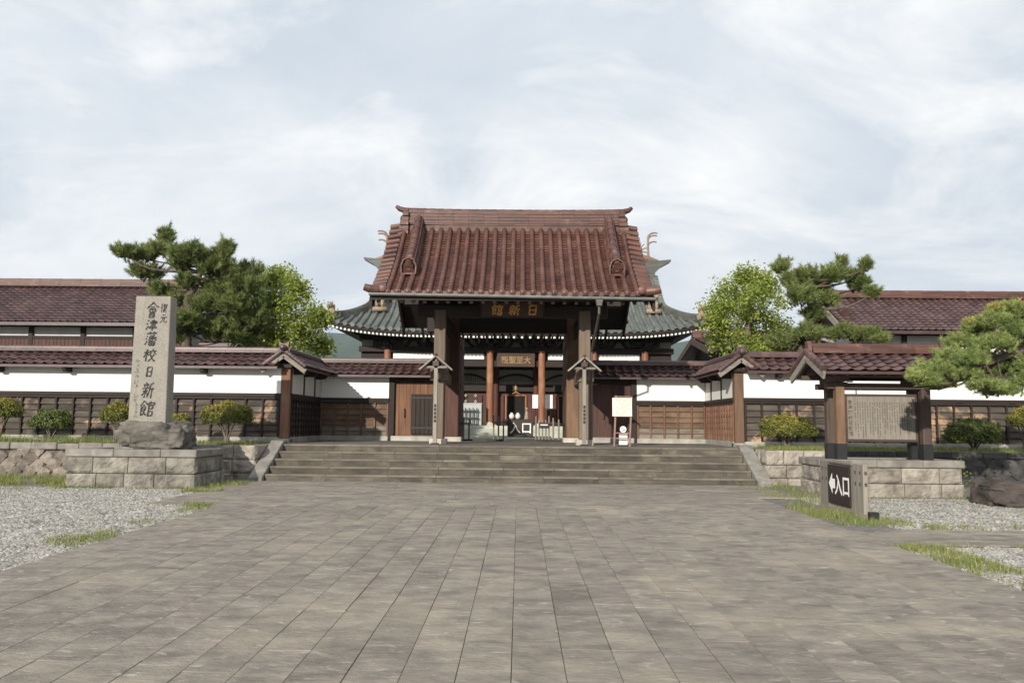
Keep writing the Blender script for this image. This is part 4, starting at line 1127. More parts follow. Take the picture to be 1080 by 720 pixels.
# body of the hall
b = MB()
b.box(-9.2, 9.2, 48.86, 49.0, 6.02, 6.70)
h(b, 'upper_plaster', M['plaster_shaded'])
b = MB(); b.box(-9.3, 9.3, 48.5, 48.85, 5.78, 6.10); b.box(-9.3, 9.3, 48.55, 48.95, 4.95, 5.32); b.box(-9.3, 9.3, 48.6, 48.9, 6.52, 6.74); h(b, 'cross_beam', M['dark_wood_x'], bevel=.02)
b = MB(); b.box(-9.2, 9.2, 48.80, 48.92, 5.33, 5.77); h(b, 'panel_band', M['dark_wood_x'])
for x0, x1 in ((-7.3, -4.9), (-4.3, -1.9), (4.3-2.4, 4.3), (4.9, 7.3)):
    b = MB(); b.box(x0, x1, 48.74, 48.80, 5.40, 5.74); h(b, 'white_panel', M['plaster'])
CX = (-7.6, -4.6, -1.52, 1.52, 4.6, 7.6)
for i, x in enumerate(CX):
    b = MB(); b.tube([(x, 48.5, 1.62), (x, 48.5, 3.2), (x, 48.5, 5.9)], [.205, .205, .195], 20); co = h(b, 'column', M['column_red'], smooth=False)
    b = MB(); b.box(x-.42, x+.42, 48.08, 48.92, 1.48, 1.55); b.tube([(x, 48.5, 1.55), (x, 48.5, 1.70)], [.36, .27], 20); b.xform(HM); b.build('column_base', M['base_stone'], co)
    b = MB(); b.box(x-.32, x+.32, 48.2, 48.8, 5.96, 6.14); b.box(x-.85, x+.85, 48.38, 48.62, 6.15, 6.33); b.box(x-.13, x+.13, 47.7, 48.6, 6.15, 6.33)
    for dx in (-.72, 0, .72): b.box(x+dx-.16, x+dx+.16, 48.34, 48.66, 6.34, 6.51)
    h(b, 'bracket_set', M['dark_wood_x'])
    if i < 5:
        xm = (x+CX[i+1])/2; b = MB()
        for s in (-1, 1):
            b.prism([(xm+s*.12, 48.74, 6.5), (xm+s*.34, 48.74, 6.5), (xm+s*.42, 48.74, 6.3), (xm+s*.62, 48.74, 6.12), (xm+s*.40, 48.74, 6.12), (xm+s*.24, 48.74, 6.26)], (0, .1, 0))
        b.box(xm-.34, xm+.34, 48.72, 48.86, 6.44, 6.515); h(b, 'frog_leg_strut', M['dark_wood_x'])
        # hanging beam with curtain tails between the columns
        b = MB(); b.prism([(x+.2, 48.6, 6.12), (CX[i+1]-.2, 48.6, 6.12), (CX[i+1]-.2, 48.6, 5.98), (xm, 48.6, 5.9), (x+.2, 48.6, 5.98)], (0, .1, 0)); h(b, 'carved_beam', M['dark_wood_x'])
# inner front wall: arched openings, doors, black panels painting the dark room
b = MB(); b.box(-9.2, 9.2, 51.62, 51.8, 1.5, 6.9); b.box(-9.2, -9.0, 48.9, 56, 1.5, 6.7); b.box(9.0, 9.2, 48.9, 56, 1.5, 6.7); h(b, 'inner_wall', M['door_dark'])
for x in (-4.6, -1.52, 1.52, 4.6):
    b = MB(); b.tube([(x+(.28 if x < 0 else -.28), 51.2, 1.5), (x+(.28 if x < 0 else -.28), 51.2, 5.4)], .17, 16); h(b, 'inner_column', M['red_wood_v'])
for i in range(1, 4):
    xa, xb = CX[i], CX[i+1]; xm = (xa+xb)/2
    if i == 1: xm = xm
    # arch: white lattice field under a dark curved beam
    b = MB(); b.box(xm-1.25, xm+1.25, 51.40, 51.46, 4.05, 4.60); h(b, 'transom_panel', M['plaster_shaded'])
    b = MB()
    for k in range(19): b.box(xm-1.2+k*.133, xm-1.17+k*.133, 51.36, 51.40, 4.22, 4.6)
    h(b, 'transom_lattice', M['black_metal'])
    b = MB(); K = 12; vs = []; fs = []
    for k in range(K+1):
        a = -1.32+2.64*k/K; za = 4.58-.42*(abs(a)/1.32)**2.2
        vs += [(xm+a, 51.30, za), (xm+a, 51.30, za+.13), (xm+a, 51.42, za), (xm+a, 51.42, za+.13)]
    for k in range(K): q = 4*k; fs += [(q, q+1, q+5, q+4), (q, q+4, q+6, q+2), (q+1, q+3, q+7, q+5)]
    b.add(vs, fs); h(b, 'arched_beam', M['dark_wood_x'])
    b = MB(); vs = []; fs = []
    for k in range(K+1):
        a = -1.34+2.68*k/K; za = 4.70-.42*(abs(a)/1.34)**2.2
        vs += [(xm+a, 51.35, za), (xm+a, 51.35, 4.95)]
    for k in range(K): q = 2*k; fs.append((q, q+1, q+3, q+2))
    b.add(vs, fs); h(b, 'spandrel_plaster', M['plaster_shaded'])
    b = MB(); b.box(xm-1.3, xm+1.3, 51.30, 51.36, 4.12, 4.20); h(b, 'white_rail', M['plaster_shaded'])
    b = MB(); b.box(xm-1.35, xm+1.35, 51.25, 51.55, 3.62, 4.04); h(b, 'door_lintel', M['dark_wood_x'])
    dw = .62 if i == 2 else .42
    if i > 1:
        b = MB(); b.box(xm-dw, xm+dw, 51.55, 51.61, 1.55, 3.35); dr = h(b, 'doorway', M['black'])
        b = MB()
        for s in (-1, 1): b.box(xm+s*dw-.045, xm+s*dw+.045, 51.48, 51.56, 1.55, 3.40)
        b.box(xm-dw, xm+dw, 51.48, 51.56, 3.34, 3.42); b.xform(HM); b.build('door_frame', M['orange'], dr)
    for s in (-1, 1):
        b = MB(); xx = xm+s*(dw+.33)
        b.box(xx-.20, xx+.20, 51.50, 51.58, 1.55, 3.38)
        for k in range(3): b.box(xx-.22, xx+.22, 51.47, 51.50, 1.7+k*.7, 1.78+k*.7)
        h(b, 'door_panel', M['vermilion'])
b = MB()
for i in range(5):
    for j in range(3):
        x = -3.75+j*.62; z = 1.9+i*.36
        b.box(x-.09, x+.09, 51.44, 51.47, z-.05, z+.05); b.box(x-.03, x+.03, 51.435, 51.465, z-.11, z+.11)
h(b, 'lattice_flower', M['plaster_shaded'])
b = MB(); b.ball((0, 51.2, 3.80), .12, .06, .16, 8, 5); b.prism([(-.34, 51.2, 3.42), (0, 51.2, 3.62), (.34, 51.2, 3.42), (.18, 51.2, 3.46), (0, 51.2, 3.54), (-.18, 51.2, 3.46)], (0, .05, 0)); b.tube([(0, 51.2, 3.6), (0, 51.2, 4.0)], .035, 6); h(b, 'gilt_crest', M['gold_dull'])
# plaque of the hall
b = MB(); b.box(-1.02, 1.02, 48.30, 48.40, 5.02, 5.66); hp = h(b, 'name_plaque', M['plaque'], bevel=.02)
b = MB()
for (x0, x1, z0, z1) in ((-1.1, 1.1, 4.95, 5.03), (-1.1, 1.1, 5.65, 5.73), (-1.1, -1.01, 5.03, 5.65), (1.01, 1.1, 5.03, 5.65)): b.box(x0, x1, 48.26, 48.42, z0, z1)
b.xform(HM); b.build('plaque_frame', M['plaque'], hp)
text_mesh('lettering', '殿聖至大', .46, M['gold_dull'], hp, (0, 48.285-49, 5.34-.8), (1, 0, 0), (0, 0, 1), .02, .006, .95)
# stone platform with steps in front
b = MB(); b.box(-9.9, 9.9, 46.4, 58, .6, 1.5)
h(b, 'stone_platform', M['hall_stone'], bevel=.03)
for k in range(4):
    b = MB(); b.box(-3.2, 3.2, 46.4-.34*(4-k), 46.4-.34*(3-k)-.002, .6, .8+.175*(k+.9)); h(b, 'stone_step', M['hall_stone'], bevel=.02)

# things standing before and inside the hall
o = tag(empty('grey_screen', (-2.62, 47.6, 1.5)), 'pale grey panel box standing left of the red hall columns', 'screen')
b = MB(); b.box(-.68, .68, -.2, .2, 0, 1.22); b.build('panel', M['grey_panel'], o, bevel=.02)
b = MB(); b.box(-.70, .70, -.22, .22, 1.222, 1.27); b.build('top_rail', M['plaster_grey'], o, bevel=.01)
o = tag(empty('picket_fence', (-2.75, 47.2, 1.5)), 'low black picket fence in front of the grey panel box', 'fence')
b = MB()
for k in range(6): b.box(-.55+k*.22-.03, -.55+k*.22+.03, -.03, .03, 0, 1.0)
b.build('pickets', M['black_metal'], o)
b = MB()
for z in (.06, .42, .82): b.box(-.66, .66, -.04, .04, z-.03, z+.03)
b.build('rail', M['black_metal'], o)
o = tag(empty('white_notice', (1.58, 49.3, 1.5)), 'white notice board on a pole half hidden by the right hall column', 'sign')
b = MB(); b.box(-.58, .62, -.02, .02, 1.05, 1.85); b.build('board', M['white'], o)
b = MB(); b.tube([(.48, 0, 0), (.48, .03, 1.1)], .035, 8); b.tube([(-.40, .03, 0), (-.40, .03, 1.1)], .035, 8); b.build('leg', M['black_metal'], o)
o = tag(empty('offering_stand', (.02, 48.0, 1.5)), 'offering stand with two round white jars before the dark hall doorway', 'stand')
b = MB(); b.box(-.75, .75, -.25, .25, .30, .38); b.box(-.65, -.55, -.2, .2, 0, .30); b.box(.55, .65, -.2, .2, 0, .30); b.build('table', M['dark_wood_x'], o, bevel=.01)
for k, x in enumerate((-.24, .12)):
    j = tag(empty('white_jar', (.02+x, 48.0, 1.88)), 'round white jar on the left of the stand at the hall doorway' if k == 0 else 'round greyish white jar on the right of the stand at the hall doorway', 'jar', 'white jars on the offering stand')
    b = MB(); b.ball((0, 0, .17), .155, .155, .18, 14, 9); b.tube([(0, 0, .33), (0, 0, .38)], [.06, .075], 12); b.build('body', M['plaster_grey'], j, smooth=True)
o = tag(empty('small_figure', (.64, 48.0, 1.88)), 'small slender pale figure at the right end of the offering stand', 'figurine')
b = MB(); b.tube([(0, 0, 0), (0, 0, .12), (0, 0, .4), (0, 0, .52)], [.16, .12, .09, .04], 10); b.ball((0, 0, .60), .08, .08, .10); b.build('body', M['statue'], o, smooth=True)

# ------------------------------------------------------------------ long tiled buildings behind the walls
def long_building(label, x0, x1, vis, ww, z_eave=5.55, z_ridge=7.62, group=None, dark=False):
    o = tag(empty('long_building', ((x0+x1)/2, 36, .8)), label, 'building', group)
    m = Matrix.Translation((-(x0+x1)/2, -36, -.8))
    def f(b, n, mt, par=None, **k): b.xform(m); return b.build(n, mt, par or o, **k)
    run = 3.1; Ye = 36-run; sl = math.hypot(run, z_ridge-z_eave)
    b = MB()
    for s in (-1, 1):
        b.add([(x0, 36, z_ridge-.03), (x1, 36, z_ridge-.03), (x1, 36+s*run*.985, z_eave-.02), (x0, 36+s*run*.985, z_eave-.02), (x0, 36, z_ridge-.25), (x1, 36, z_ridge-.25), (x1, 36+s*run*.985, z_eave-.16), (x0, 36+s*run*.985, z_eave-.16)],
              [(0, 1, 2, 3), (4, 7, 6, 5), (2, 3, 7, 6), (0, 3, 7, 4), (1, 2, 6, 5)], .1)
    pantile(b, (x0, 36, z_ridge+.02), (1, 0, 0), (0, -run, z_eave-z_ridge), x1-x0, sl+.05, tw=.30, tl=.27, amp=.036, lap=.03)
    ro = f(b, 'tile_roof', M['tile_dull'])
    b = MB(); noshi(b, (x0, 36, z_ridge), (x1, 36, z_ridge), .36, .28, .26, 3, top_r=.085, seg=.9); f(b, 'ridge_tiles', M['tile_ridge'], ro).parent = ro
    xv = x1-.5 if vis > 0 else x0+.5
    b = MB(); b.beam((xv, 36, z_ridge+.12), (xv, 36-run*.62, z_ridge+(z_eave-z_ridge)*.62+.12), .26, .22); b.tube([(xv, 36, z_ridge+.26), (xv, 36-run*.62, z_ridge+(z_eave-z_ridge)*.62+.26)], .09, 8)
    b.tube([(xv, 36-run*.60, z_ridge+(z_eave-z_ridge)*.60+.2), (xv, 36-run*.64, z_ridge+(z_eave-z_ridge)*.64+.2)], .19, 14); f(b, 'verge_ridge', M['tile_dull'], ro)
    for s in (-1, 1):
        xg = x1+.02 if vis > 0 else x0-.02
        b = MB(); b.beam((xg, 36, z_ridge-.12), (xg, 36+s*run, z_eave-.12), .06, .26, (0, 0, 1)); f(b, 'barge_board', M['shelter_wood_y' if dark else 'silver_wood_y'])
    ya = 33.75
    b = MB(); b.box(x0+.6, x1-.6, ya, 38.3, .8, z_eave+.05); f(b, 'wall', M['plaster_grey'] if not dark else M['dark_wood_x'])
    b = MB(); b.prism([(x0+.6, ya, z_eave+.05), (x0+.6, 38.3, z_eave+.05), (x0+.6, 36, z_ridge-.25)], (x1-x0-1.2, 0, 0)); f(b, 'gable', M['shelter_wood_v'])
    n = max(1, round((x1-x0-1.2)/2.08)); w = (x1-x0-1.2)/n
    b = MB()
    for k in range(n+1):
        x = x0+.6+k*w; b.box(x-.09, x+.09, ya-.10, ya-.002, .8, z_eave+.02)
    b.box(x0+.6, x1-.6, ya-.08, ya-.001, z_eave-.14, z_eave+.03); b.box(x0+.6, x1-.6, ya-.085, ya-.001, 4.92, 5.04)
    f(b, 'timber_frame', M['dark_wood_v'])
    if ww:
        for k in range(n):
            x = x0+.6+k*w; b = MB(); b.box(x+.10, x+w-.10, ya-.06, ya-.03, 2.6, 4.90)
            q = 13
            for j in range(q): xx = x+.14+(w-.28)*j/(q-1); b.box(xx-.035, xx+.035, ya-.075, ya-.0601, 2.6, 4.90)
            f(b, 'lattice_panel', M['red_wood_v'])
    return o
long_building('long storehouse with purple brown tiles and red slatted wall beyond the left wall', -40, -12.9, 1, True, z_ridge=7.46, group='long tiled buildings behind the walls')
long_building('long purple brown tiled building beyond the right wall, behind the notice shelter', 13.2, 40, -1, False, z_eave=5.5, z_ridge=7.24, group='long tiled buildings behind the walls')
o = long_building('low tiled wing half hidden by the left pine and maple', -12.7, -10.5, 1, False, 4.75, 5.9, dark=True)
o = long_building('dark eaved tiled wing behind the right maple tree', 7.75, 13.0, -1, False, 4.72, 5.4, dark=True)

# ------------------------------------------------------------------ rough stone blocks
def rough_block(b, x0, x1, z0, z1, y, depth, face=(0, -1, 0), origin=None, bulge=.020, amp=.034, nx=11, nz=7, tone=None):
    """a quarry-faced block: pillowed, noisy face; x along the wall, face towards -y (local)"""
    g_ = .008; x0 += g_; x1 -= g_; z0 += g_; z1 -= g_
    vs = []; sd_ = random.random()*50
    for j in range(nz+1):
        for i in range(nx+1):
            u, v = i/nx, j/nz
            ed = min(min(u, 1-u)*(x1-x0), min(v, 1-v)*(z1-z0)); ed = min(1, ed/.028)
            n = mnoise.noise(Vector((x0+u*(x1-x0), z0+v*(z1-z0), sd_))*7)*amp + mnoise.noise(Vector((x0+u*(x1-x0), z0+v*(z1-z0), sd_))*19)*amp*.5
            vs.append((x0+u*(x1-x0), y-(bulge+n)*ed, z0+v*(z1-z0)))
    fs = []
    for j in range(nz):
        for i in range(nx): a = j*(nx+1)+i; fs.append((a, a+1, a+nx+2, a+nx+1))
    k = len(vs)
    vs += [(x0, y+depth, z0), (x1, y+depth, z0), (x1, y+depth, z1), (x0, y+depth, z1)]
    tl, tr = nz*(nx+1), nz*(nx+1)+nx
    fs += [(tl, tr, k+2, k+3), (0, k, k+1, nx), (0, tl, k+3, k), (nx, k+1, k+2, tr)]
    b.add(vs, fs, tone)
def block_course(b, L, z0, z1, wmin, wmax, depth=.2, m=None, **k):
    x = 0; q = MB()
    while x < L-.02:
        x2 = min(L, x+random.uniform(wmin, wmax))
        if L-x2 < wmin*.6: x2 = L
        rough_block(q, x, x2, z0, z1, 0, depth, **k); x = x2
    q.xform(m)
    base_ = len(b.v); b.v += q.v; b.f += [tuple(i+base_ for i in f_) for f_ in q.f]; b.t += q.t
def face_m(p0, p1):
    m, L = run_matrix(p0, p1); return m, L

def plinth(name, label, x0, x1, y0, y1, ztop, mt, group, courses=2, wmin=.45, wmax=.8):
    zg = gz(y0)-.05
    o = tag(empty(name, ((x0+x1)/2, (y0+y1)/2, zg)), label, 'stone base', group)
    T = Matrix.Translation((-(x0+x1)/2, -(y0+y1)/2, -zg))
    zc = ztop-.15
    b = MB()
    hs = (zc-zg)/courses
    for k in range(courses):
        off = .02*k
        for p0, p1 in (((x0+off, y0+off, 0), (x1-off, y0+off, 0)), ((x1-off, y0+off, 0), (x1-off, y1-off, 0)), ((x0+off, y1-off, 0), (x0+off, y0+off, 0))):
            m, L = face_m(p0, p1); block_course(b, L, zg+k*hs, zg+(k+1)*hs, wmin, wmax, m=m)
    b.box(x0+.1, x1-.1, y0+.1, y1-.1, zg, zc-.01, .2)
    b.xform(T); b.build('block_courses', M[mt], o)
    b = MB()
    cuts = [x0-.03] + [x0+(x1-x0)*f+random.uniform(-.1, .1) for f in (.33, .70)] + [x1+.03]
    for k in range(3):
        b.box(cuts[k]+.003, cuts[k+1]-.003, y0-.03, y0+.34, zc, ztop+random.uniform(-.003, .003))
        b.box(cuts[k]+.003, cuts[k+1]-.003, y1-.34, y1+.03, zc, ztop+random.uniform(-.003, .003))
    for xa in (x0-.03, x1-.31): b.box(xa, xa+.34, y0+.343, y1-.343, zc, ztop-.004)
    b.xform(T); b.build('cap_stones', M['cap'], o, bevel=.012)
    b = MB(); b.box(x0+.31, x1-.31, y0+.34, y1-.34, zc, ztop-.03, .5); b.xform(T); b.build('gravel_fill', M['gravel_bed'], o)
    return o
plinth('stone_plinth', 'low stone plinth of rough blocks under the tall inscribed pillar', -9.15, -6.48, 17.15, 18.85, 1.0, 'granite', 'stone plinths')
plinth('stone_plinth', 'low stone plinth of pale blocks under the roofed notice board', 6.42, 9.15, 16.85, 18.45, .95, 'granite_pink', 'stone plinths', wmin=.55, wmax=.95)

# base rock and inscribed pillar
def rock(name, label, c, rx, ry, rz, mt, seed, cut=-.75, cat='rock', amp=.34):
    import bmesh
    bm = bmesh.new(); bmesh.ops.create_icosphere(bm, subdivisions=5, radius=1.0)
    for v in bm.verts:
        p = v.co.copy(); q = p*1.3+Vector((seed, seed*2, 0))
        d = 1+amp*mnoise.noise(q)+amp*.5*mnoise.noise(q*2.3)+amp*.22*mnoise.noise(q*6)
        cell = mnoise.voronoi(p*1.7+Vector((seed, 0, 0)))[0]; d += .13*(cell[1]-cell[0])-.03 + .05*mnoise.noise(p*9+Vector((seed, 1, 2))) + .03*abs(mnoise.noise(p*17))
        # squarish body
        e = .62
        sq = Vector((math.copysign(abs(p.x)**e, p.x), math.copysign(abs(p.y)**e, p.y), math.copysign(abs(p.z)**e, p.z)))
        v.co = Vector((sq.x*rx, sq.y*ry, max(cut*rz, sq.z*rz)))*d
        if v.co.z < cut*rz: v.co.z = cut*rz
    me = bpy.data.meshes.new(name); bm.to_mesh(me); bm.free(); me.materials.append(M[mt])
    me.polygons.foreach_set('use_smooth', [True]*len(me.polygons))
    o = bpy.data.objects.new(name, me); o.location = c; link(o)
    return tag(o, label, cat)
rock('base_rock', 'rugged dark brown rock lying on the left plinth, carrying the tall pillar', (-7.64, 17.95, 1.265), .74, .52, .335, 'rock', 2.2, -.82, amp=.24)
rock('boulder', 'smooth dark brown boulder lying on the gravel at the right edge', (9.66, 15.6, .36), .86, .6, .29, 'rock_dark', 9.0, -.72, amp=.2)

pil = tag(empty('inscribed_pillar', (-7.74, 17.8, 1.5)), 'tall square granite pillar with black brush characters, set in a rock', 'monument')
b = MB()
hw0, hw1, dp = .40, .375, .19
vs = [(-hw0, -dp, -.08), (hw0, -dp, -.08), (hw0, dp, -.08), (-hw0, dp, -.08), (-hw1, -dp+.01, 2.78), (hw1, -dp+.01, 2.78), (hw1, dp-.01, 2.78), (-hw1, dp-.01, 2.78)]
b.add(vs, [(0, 3, 2, 1), (4, 5, 6, 7), (0, 1, 5, 4), (1, 2, 6, 5), (2, 3, 7, 6), (3, 0, 4, 7)], .5)
b.build('shaft', M['pillar_granite'], pil, bevel=.012)
pil.rotation_euler = (0, 0, R(1.0))
b = MB()
def pface(x, y, o): return Vector((x, -dp+.01*(y+.08)/2.86-.0015-o, y))
for gname, zt_, hh, xo, wd in (('kai', 2.64, .33, 0, .27), ('tsu', 2.27, .24, 0, .24), ('han', 2.00, .29, .0, .25), ('kou', 1.63, .27, -.01, .26),
                               ('hi', 1.25, .22, .0, .17), ('shin', .91, .32, -.01, .25), ('kan', .51, .31, -.01, .30)):
    glyph(b, gname, (xo-wd/2, zt_-hh), wd, hh, .036, pface, .004, .14, .018)
for gname, y0_ in (('fuku', 2.43), ('gen', 2.20)):
    glyph(b, gname, (.17, y0_), .145, .185, .022, pface, .004, .12, .012)
# the small column of signature characters on the left
yy = 1.40
for k in range(11):
    if k == 6: yy -= .10
    for j in range(5):
        x0_, y0_ = random.uniform(-.31, -.24), yy-random.uniform(0, .08)
        an = random.choice((0, 0, math.pi/2, .8, -.8)); l = random.uniform(.025, .05)
        stroke(b, [(x0_, y0_), (x0_+math.cos(an)*l, y0_-math.sin(an)*l)], .008, pface, .003)
    yy -= .105
b.build('inscription', M['ink'], pil)

# ------------------------------------------------------------------ planted beds with retaining walls
BZ = 1.03
b = MB(); b.box(-40, -6.0, 19.75, 22.42, 0, BZ, .5); b.box(6.0, 40, 19.75, 22.42, 0, BZ, .5)
tag(b.build('planting_bed', M['soil']), kind='structure')
def rubble_wall(label, x0, x1, mt, group, diag=True):
    y = 19.6; zg = .16
    o = tag(empty('retaining_wall', ((x0+x1)/2, y, zg)), label, 'stone wall', group)
    T = Matrix.Translation((-(x0+x1)/2, -y, -zg))
    b = MB(); b.box(x0, x1, y+.07, y+.2, zg, BZ-.06, .1)
    s = .36; H_ = BZ-.10-zg
    i0 = int(x0/s)-3
    for i in range(i0, int(x1/s)+4):
        for j in range(-1, 5):
            cx_ = (i+(.5 if j % 2 else 0))*s+random.uniform(-.03, .03); cz = zg+j*s*.52+random.uniform(-.02, .02)
            if cx_ < x0+.12 or cx_ > x1-.12 or cz < zg-.1 or cz > zg+H_-.02: continue
            k = 7; r = s*.60*random.uniform(.85, 1.08); a0 = random.random()
            out_, inn = [], []
            for q in range(8):
                a = a0*.3+math.pi*2*q/8; dia = 1.0/(abs(math.cos(a))+abs(math.sin(a)))**.7
                rr = r*dia*1.12*random.uniform(.9, 1.08)
                px, pz = cx_+math.cos(a)*rr*1.08, min(zg+H_, cz+math.sin(a)*rr)
                out_.append((px, y+.08, pz)); inn.append((cx_+(px-cx_)*.78, y+random.uniform(-.02, .012), cz+(pz-cz)*.78))
            cen = (cx_, y-random.uniform(.02, .05), cz)
            vs = out_+inn+[cen]
            fs = [(q, (q+1) % 8, 8+(q+1) % 8, 8+q) for q in range(8)] + [(8+q, 8+(q+1) % 8, 16) for q in range(8)]
            b.add(vs, fs)
    b.xform(T); b.build('stone_face', M[mt], o)
    b = MB(); x = x0
    while x < x1-.01:
        x2 = min(x1, x+random.uniform(.35, .8))
        if x1-x2 < .25: x2 = x1
        b.box(x+.004, x2-.004, y-.03+random.uniform(-.015, .015), y+.26, BZ-.13, BZ+.02+random.uniform(-.012, .012)); x = x2
    b.xform(T); b.build('coping', M[mt if mt != 'rubble' else 'cap'], o, bevel=.015)
    return o
rubble_wall('rubble stone retaining wall of slanted stones under the left planting bed', -30, -6.95, 'rubble', 'retaining walls of the planting beds')
rubble_wall('blackened rubble retaining wall behind the right plinth and boulder', 7.75, 30, 'rubble_dark', 'retaining walls of the planting beds')
def end_blocks(label, x0, x1):
    y = 19.5; zg = .16
    o = tag(empty('wall_end_blocks', ((x0+x1)/2, y, zg)), label, 'stone blocks', 'stone blocks beside the steps')
    T = Matrix.Translation((-(x0+x1)/2, -y, -zg))
    b = MB(); zs = [zg, zg+.24, zg+.55, BZ+.02]
    for k in range(3):
        for p0, p1 in (((x0, y, 0), (x1, y, 0)), ((x1, y, 0), (x1, y+.9, 0)), ((x0, y+.9, 0), (x0, y, 0))):
            m, L = face_m(p0, p1); block_course(b, L, zs[k], zs[k+1], .35, .6, m=m, depth=.25)
    b.box(x0+.1, x1-.1, y+.1, y+.9, zg, BZ-.02, .4)
    b.xform(T); b.build('blocks', M['granite_pink'], o)
end_blocks('pale granite block pier left of the stone steps', -6.92, -6.0)
end_blocks('pale granite block pier right of the stone steps', 6.0, 7.7)

# ------------------------------------------------------------------ roofed notice board
sh = tag(empty('notice_shelter', (7.62, 17.25, .95)), 'roofed wooden notice board standing on the right stone plinth', 'notice board')
T = Matrix.Translation((-7.62, -17.25, -.95))
def q_(b, n, mt, par=None, **k): b.xform(T); return b.build(n, mt, par or sh, **k)
PX = (6.76, 8.50)
for x in PX:
    for y, nm in ((17.0, 'front_post'), (17.52, 'back_post')):
        b = MB(); b.box(x-.09, x+.09, y-.09, y+.09, 1.25, 2.52); p = q_(b, nm, M['brown_wood_v' if (y < 17.2 and x < 7) else 'shelter_wood_v'], bevel=.012)
        b = MB(); b.box(x-.10, x+.10, y-.10, y+.10, .93, 1.27); b.xform(T); b.build('metal_shoe', M['black_metal'], p, bevel=.006)
    b = MB(); b.box(x-.07, x+.07, 16.62, 17.9, 2.52, 2.66); b.box(x-.13, x+.13, 16.85, 17.67, 2.44, 2.515); q_(b, 'cross_beam', M['shelter_wood_y'], bevel=.01)
b = MB(); b.box(6.48, 8.78, 16.93, 17.07, 2.38, 2.50); b.box(6.48, 8.78, 17.45, 17.59, 2.38, 2.50); q_(b, 'tie_beam', M['shelter_wood_x'], bevel=.01)
b = MB(); b.box(6.30, 8.95, 16.55, 16.66, 2.60, 2.70); b.box(6.30, 8.95, 17.84, 17.95, 2.60, 2.70); b.box(6.30, 8.95, 17.19, 17.31, 2.88, 2.99); q_(b, 'purlin', M['shelter_wood_x'], bevel=.01)
b = MB()
for k in range(10):
    x = 6.42+k*.27
    for s in (-1, 1): b.beam((x, 17.25, 3.03), (x, 17.25+s*.92, 2.65), .05, .06)
q_(b, 'rafters', M['shelter_wood_y'])
b = MB()
for s in (-1, 1):
    b.add([(6.22, 17.25, 3.09), (9.02, 17.25, 3.09), (9.02, 17.25+s*.96, 2.695), (6.22, 17.25+s*.96, 2.695), (6.22, 17.25, 3.04), (9.02, 17.25, 3.04), (9.02, 17.25+s*.96, 2.645), (6.22, 17.25+s*.96, 2.645)],
          [(0, 1, 2, 3), (4, 7, 6, 5), (2, 3, 7, 6), (0, 3, 7, 4), (1, 2, 6, 5)], .2)
    pantile(b, (6.22, 17.25, 3.135), (1, 0, 0), (0, s*.98, -.41), 2.80, 1.08, tw=.262, tl=.222, amp=.030, lap=.028)
    for xg in (6.20, 9.04):
        for k in range(5):
            p = Vector((xg, 17.25, 3.18)).lerp(Vector((xg, 17.25+s*1.0, 2.75)), k/5); r2 = Vector((xg, 17.25, 3.18)).lerp(Vector((xg, 17.25+s*1.0, 2.75)), (k+1)/5)
            b.tube([p, r2], [.062, .075], 8)
sr = q_(b, 'tile_roof', M['tile_dull'])
b = MB(); noshi(b, (6.30, 17.25, 3.13), (8.94, 17.25, 3.13), .25, .20, .14, 3, top_r=.062, seg=.5); q_(b, 'ridge_tiles', M['tile_ridge'], sr).parent = sr
for xg in (6.20, 8.96):
    b = MB(); b.prism([(xg, 17.12, 3.09), (xg, 17.38, 3.09), (xg, 17.36, 3.26), (xg, 17.32, 3.38), (xg, 17.18, 3.38), (xg, 17.14, 3.26)], (.09, 0, 0)); q_(b, 'ridge_end_tile', M['tile_ridge'], sr, bevel=.01)
for xg in (6.20, 8.99):
    for s in (-1, 1):
        b = MB(); b.beam((xg, 17.25, 3.03), (xg, 17.25+s*.99, 2.61), .05, .15); q_(b, 'barge_board', M['silver_wood_y'], bevel=.006)
b = MB()
nb_ = 9
for k in range(nb_): b.box(7.0+k*1.40/nb_, 7.0+(k+1)*1.40/nb_-.002, 17.20, 17.235, 1.36, 2.24, .5+.12*random.random())
bd = q_(b, 'board', M['silver_wood_v'])
b = MB(); b.box(6.97, 8.43, 17.18, 17.25, 2.242, 2.29); b.box(6.97, 8.43, 17.18, 17.25, 1.31, 1.358); b.box(6.96, 6.998, 17.185, 17.245, 1.358, 2.242); b.box(8.402, 8.44, 17.185, 17.245, 1.358, 2.242)
b.xform(T); b.build('frame', M['shelter_wood_x'], bd, bevel=.005)
for x in (7.2, 8.25):
    b = MB(); b.tube([(x, 17.215, 2.28), (x, 17.215, 2.50)], .012, 6); b.xform(T); b.build('hanger', M['black_metal'], bd)
b = MB()
for c in range(24):
    x = 8.33-c*.0505
    zz = 2.12
    n_ = random.randint(18, 24) if c % 6 else 14
    for k in range(n_):
        if random.random() < .86:
            b.box(x-.009, x+.009, 17.1985, 17.1998, zz-.018, zz); b.box(x-.014, x+.012, 17.1985, 17.1998, zz-.010, zz-.006)
        zz -= .031
b.xform(T); b.build('fine_writing', M['faint'], bd)
for k, chx in enumerate('會津藩校日新館'):
    o_ = text_mesh('heading', chx, .095, M['faint'], bd, (7.06-7.62, 17.1985-17.25, 2.12-.108*k-.95), (1, 0, 0), (0, 0, 1), .0015, .002)

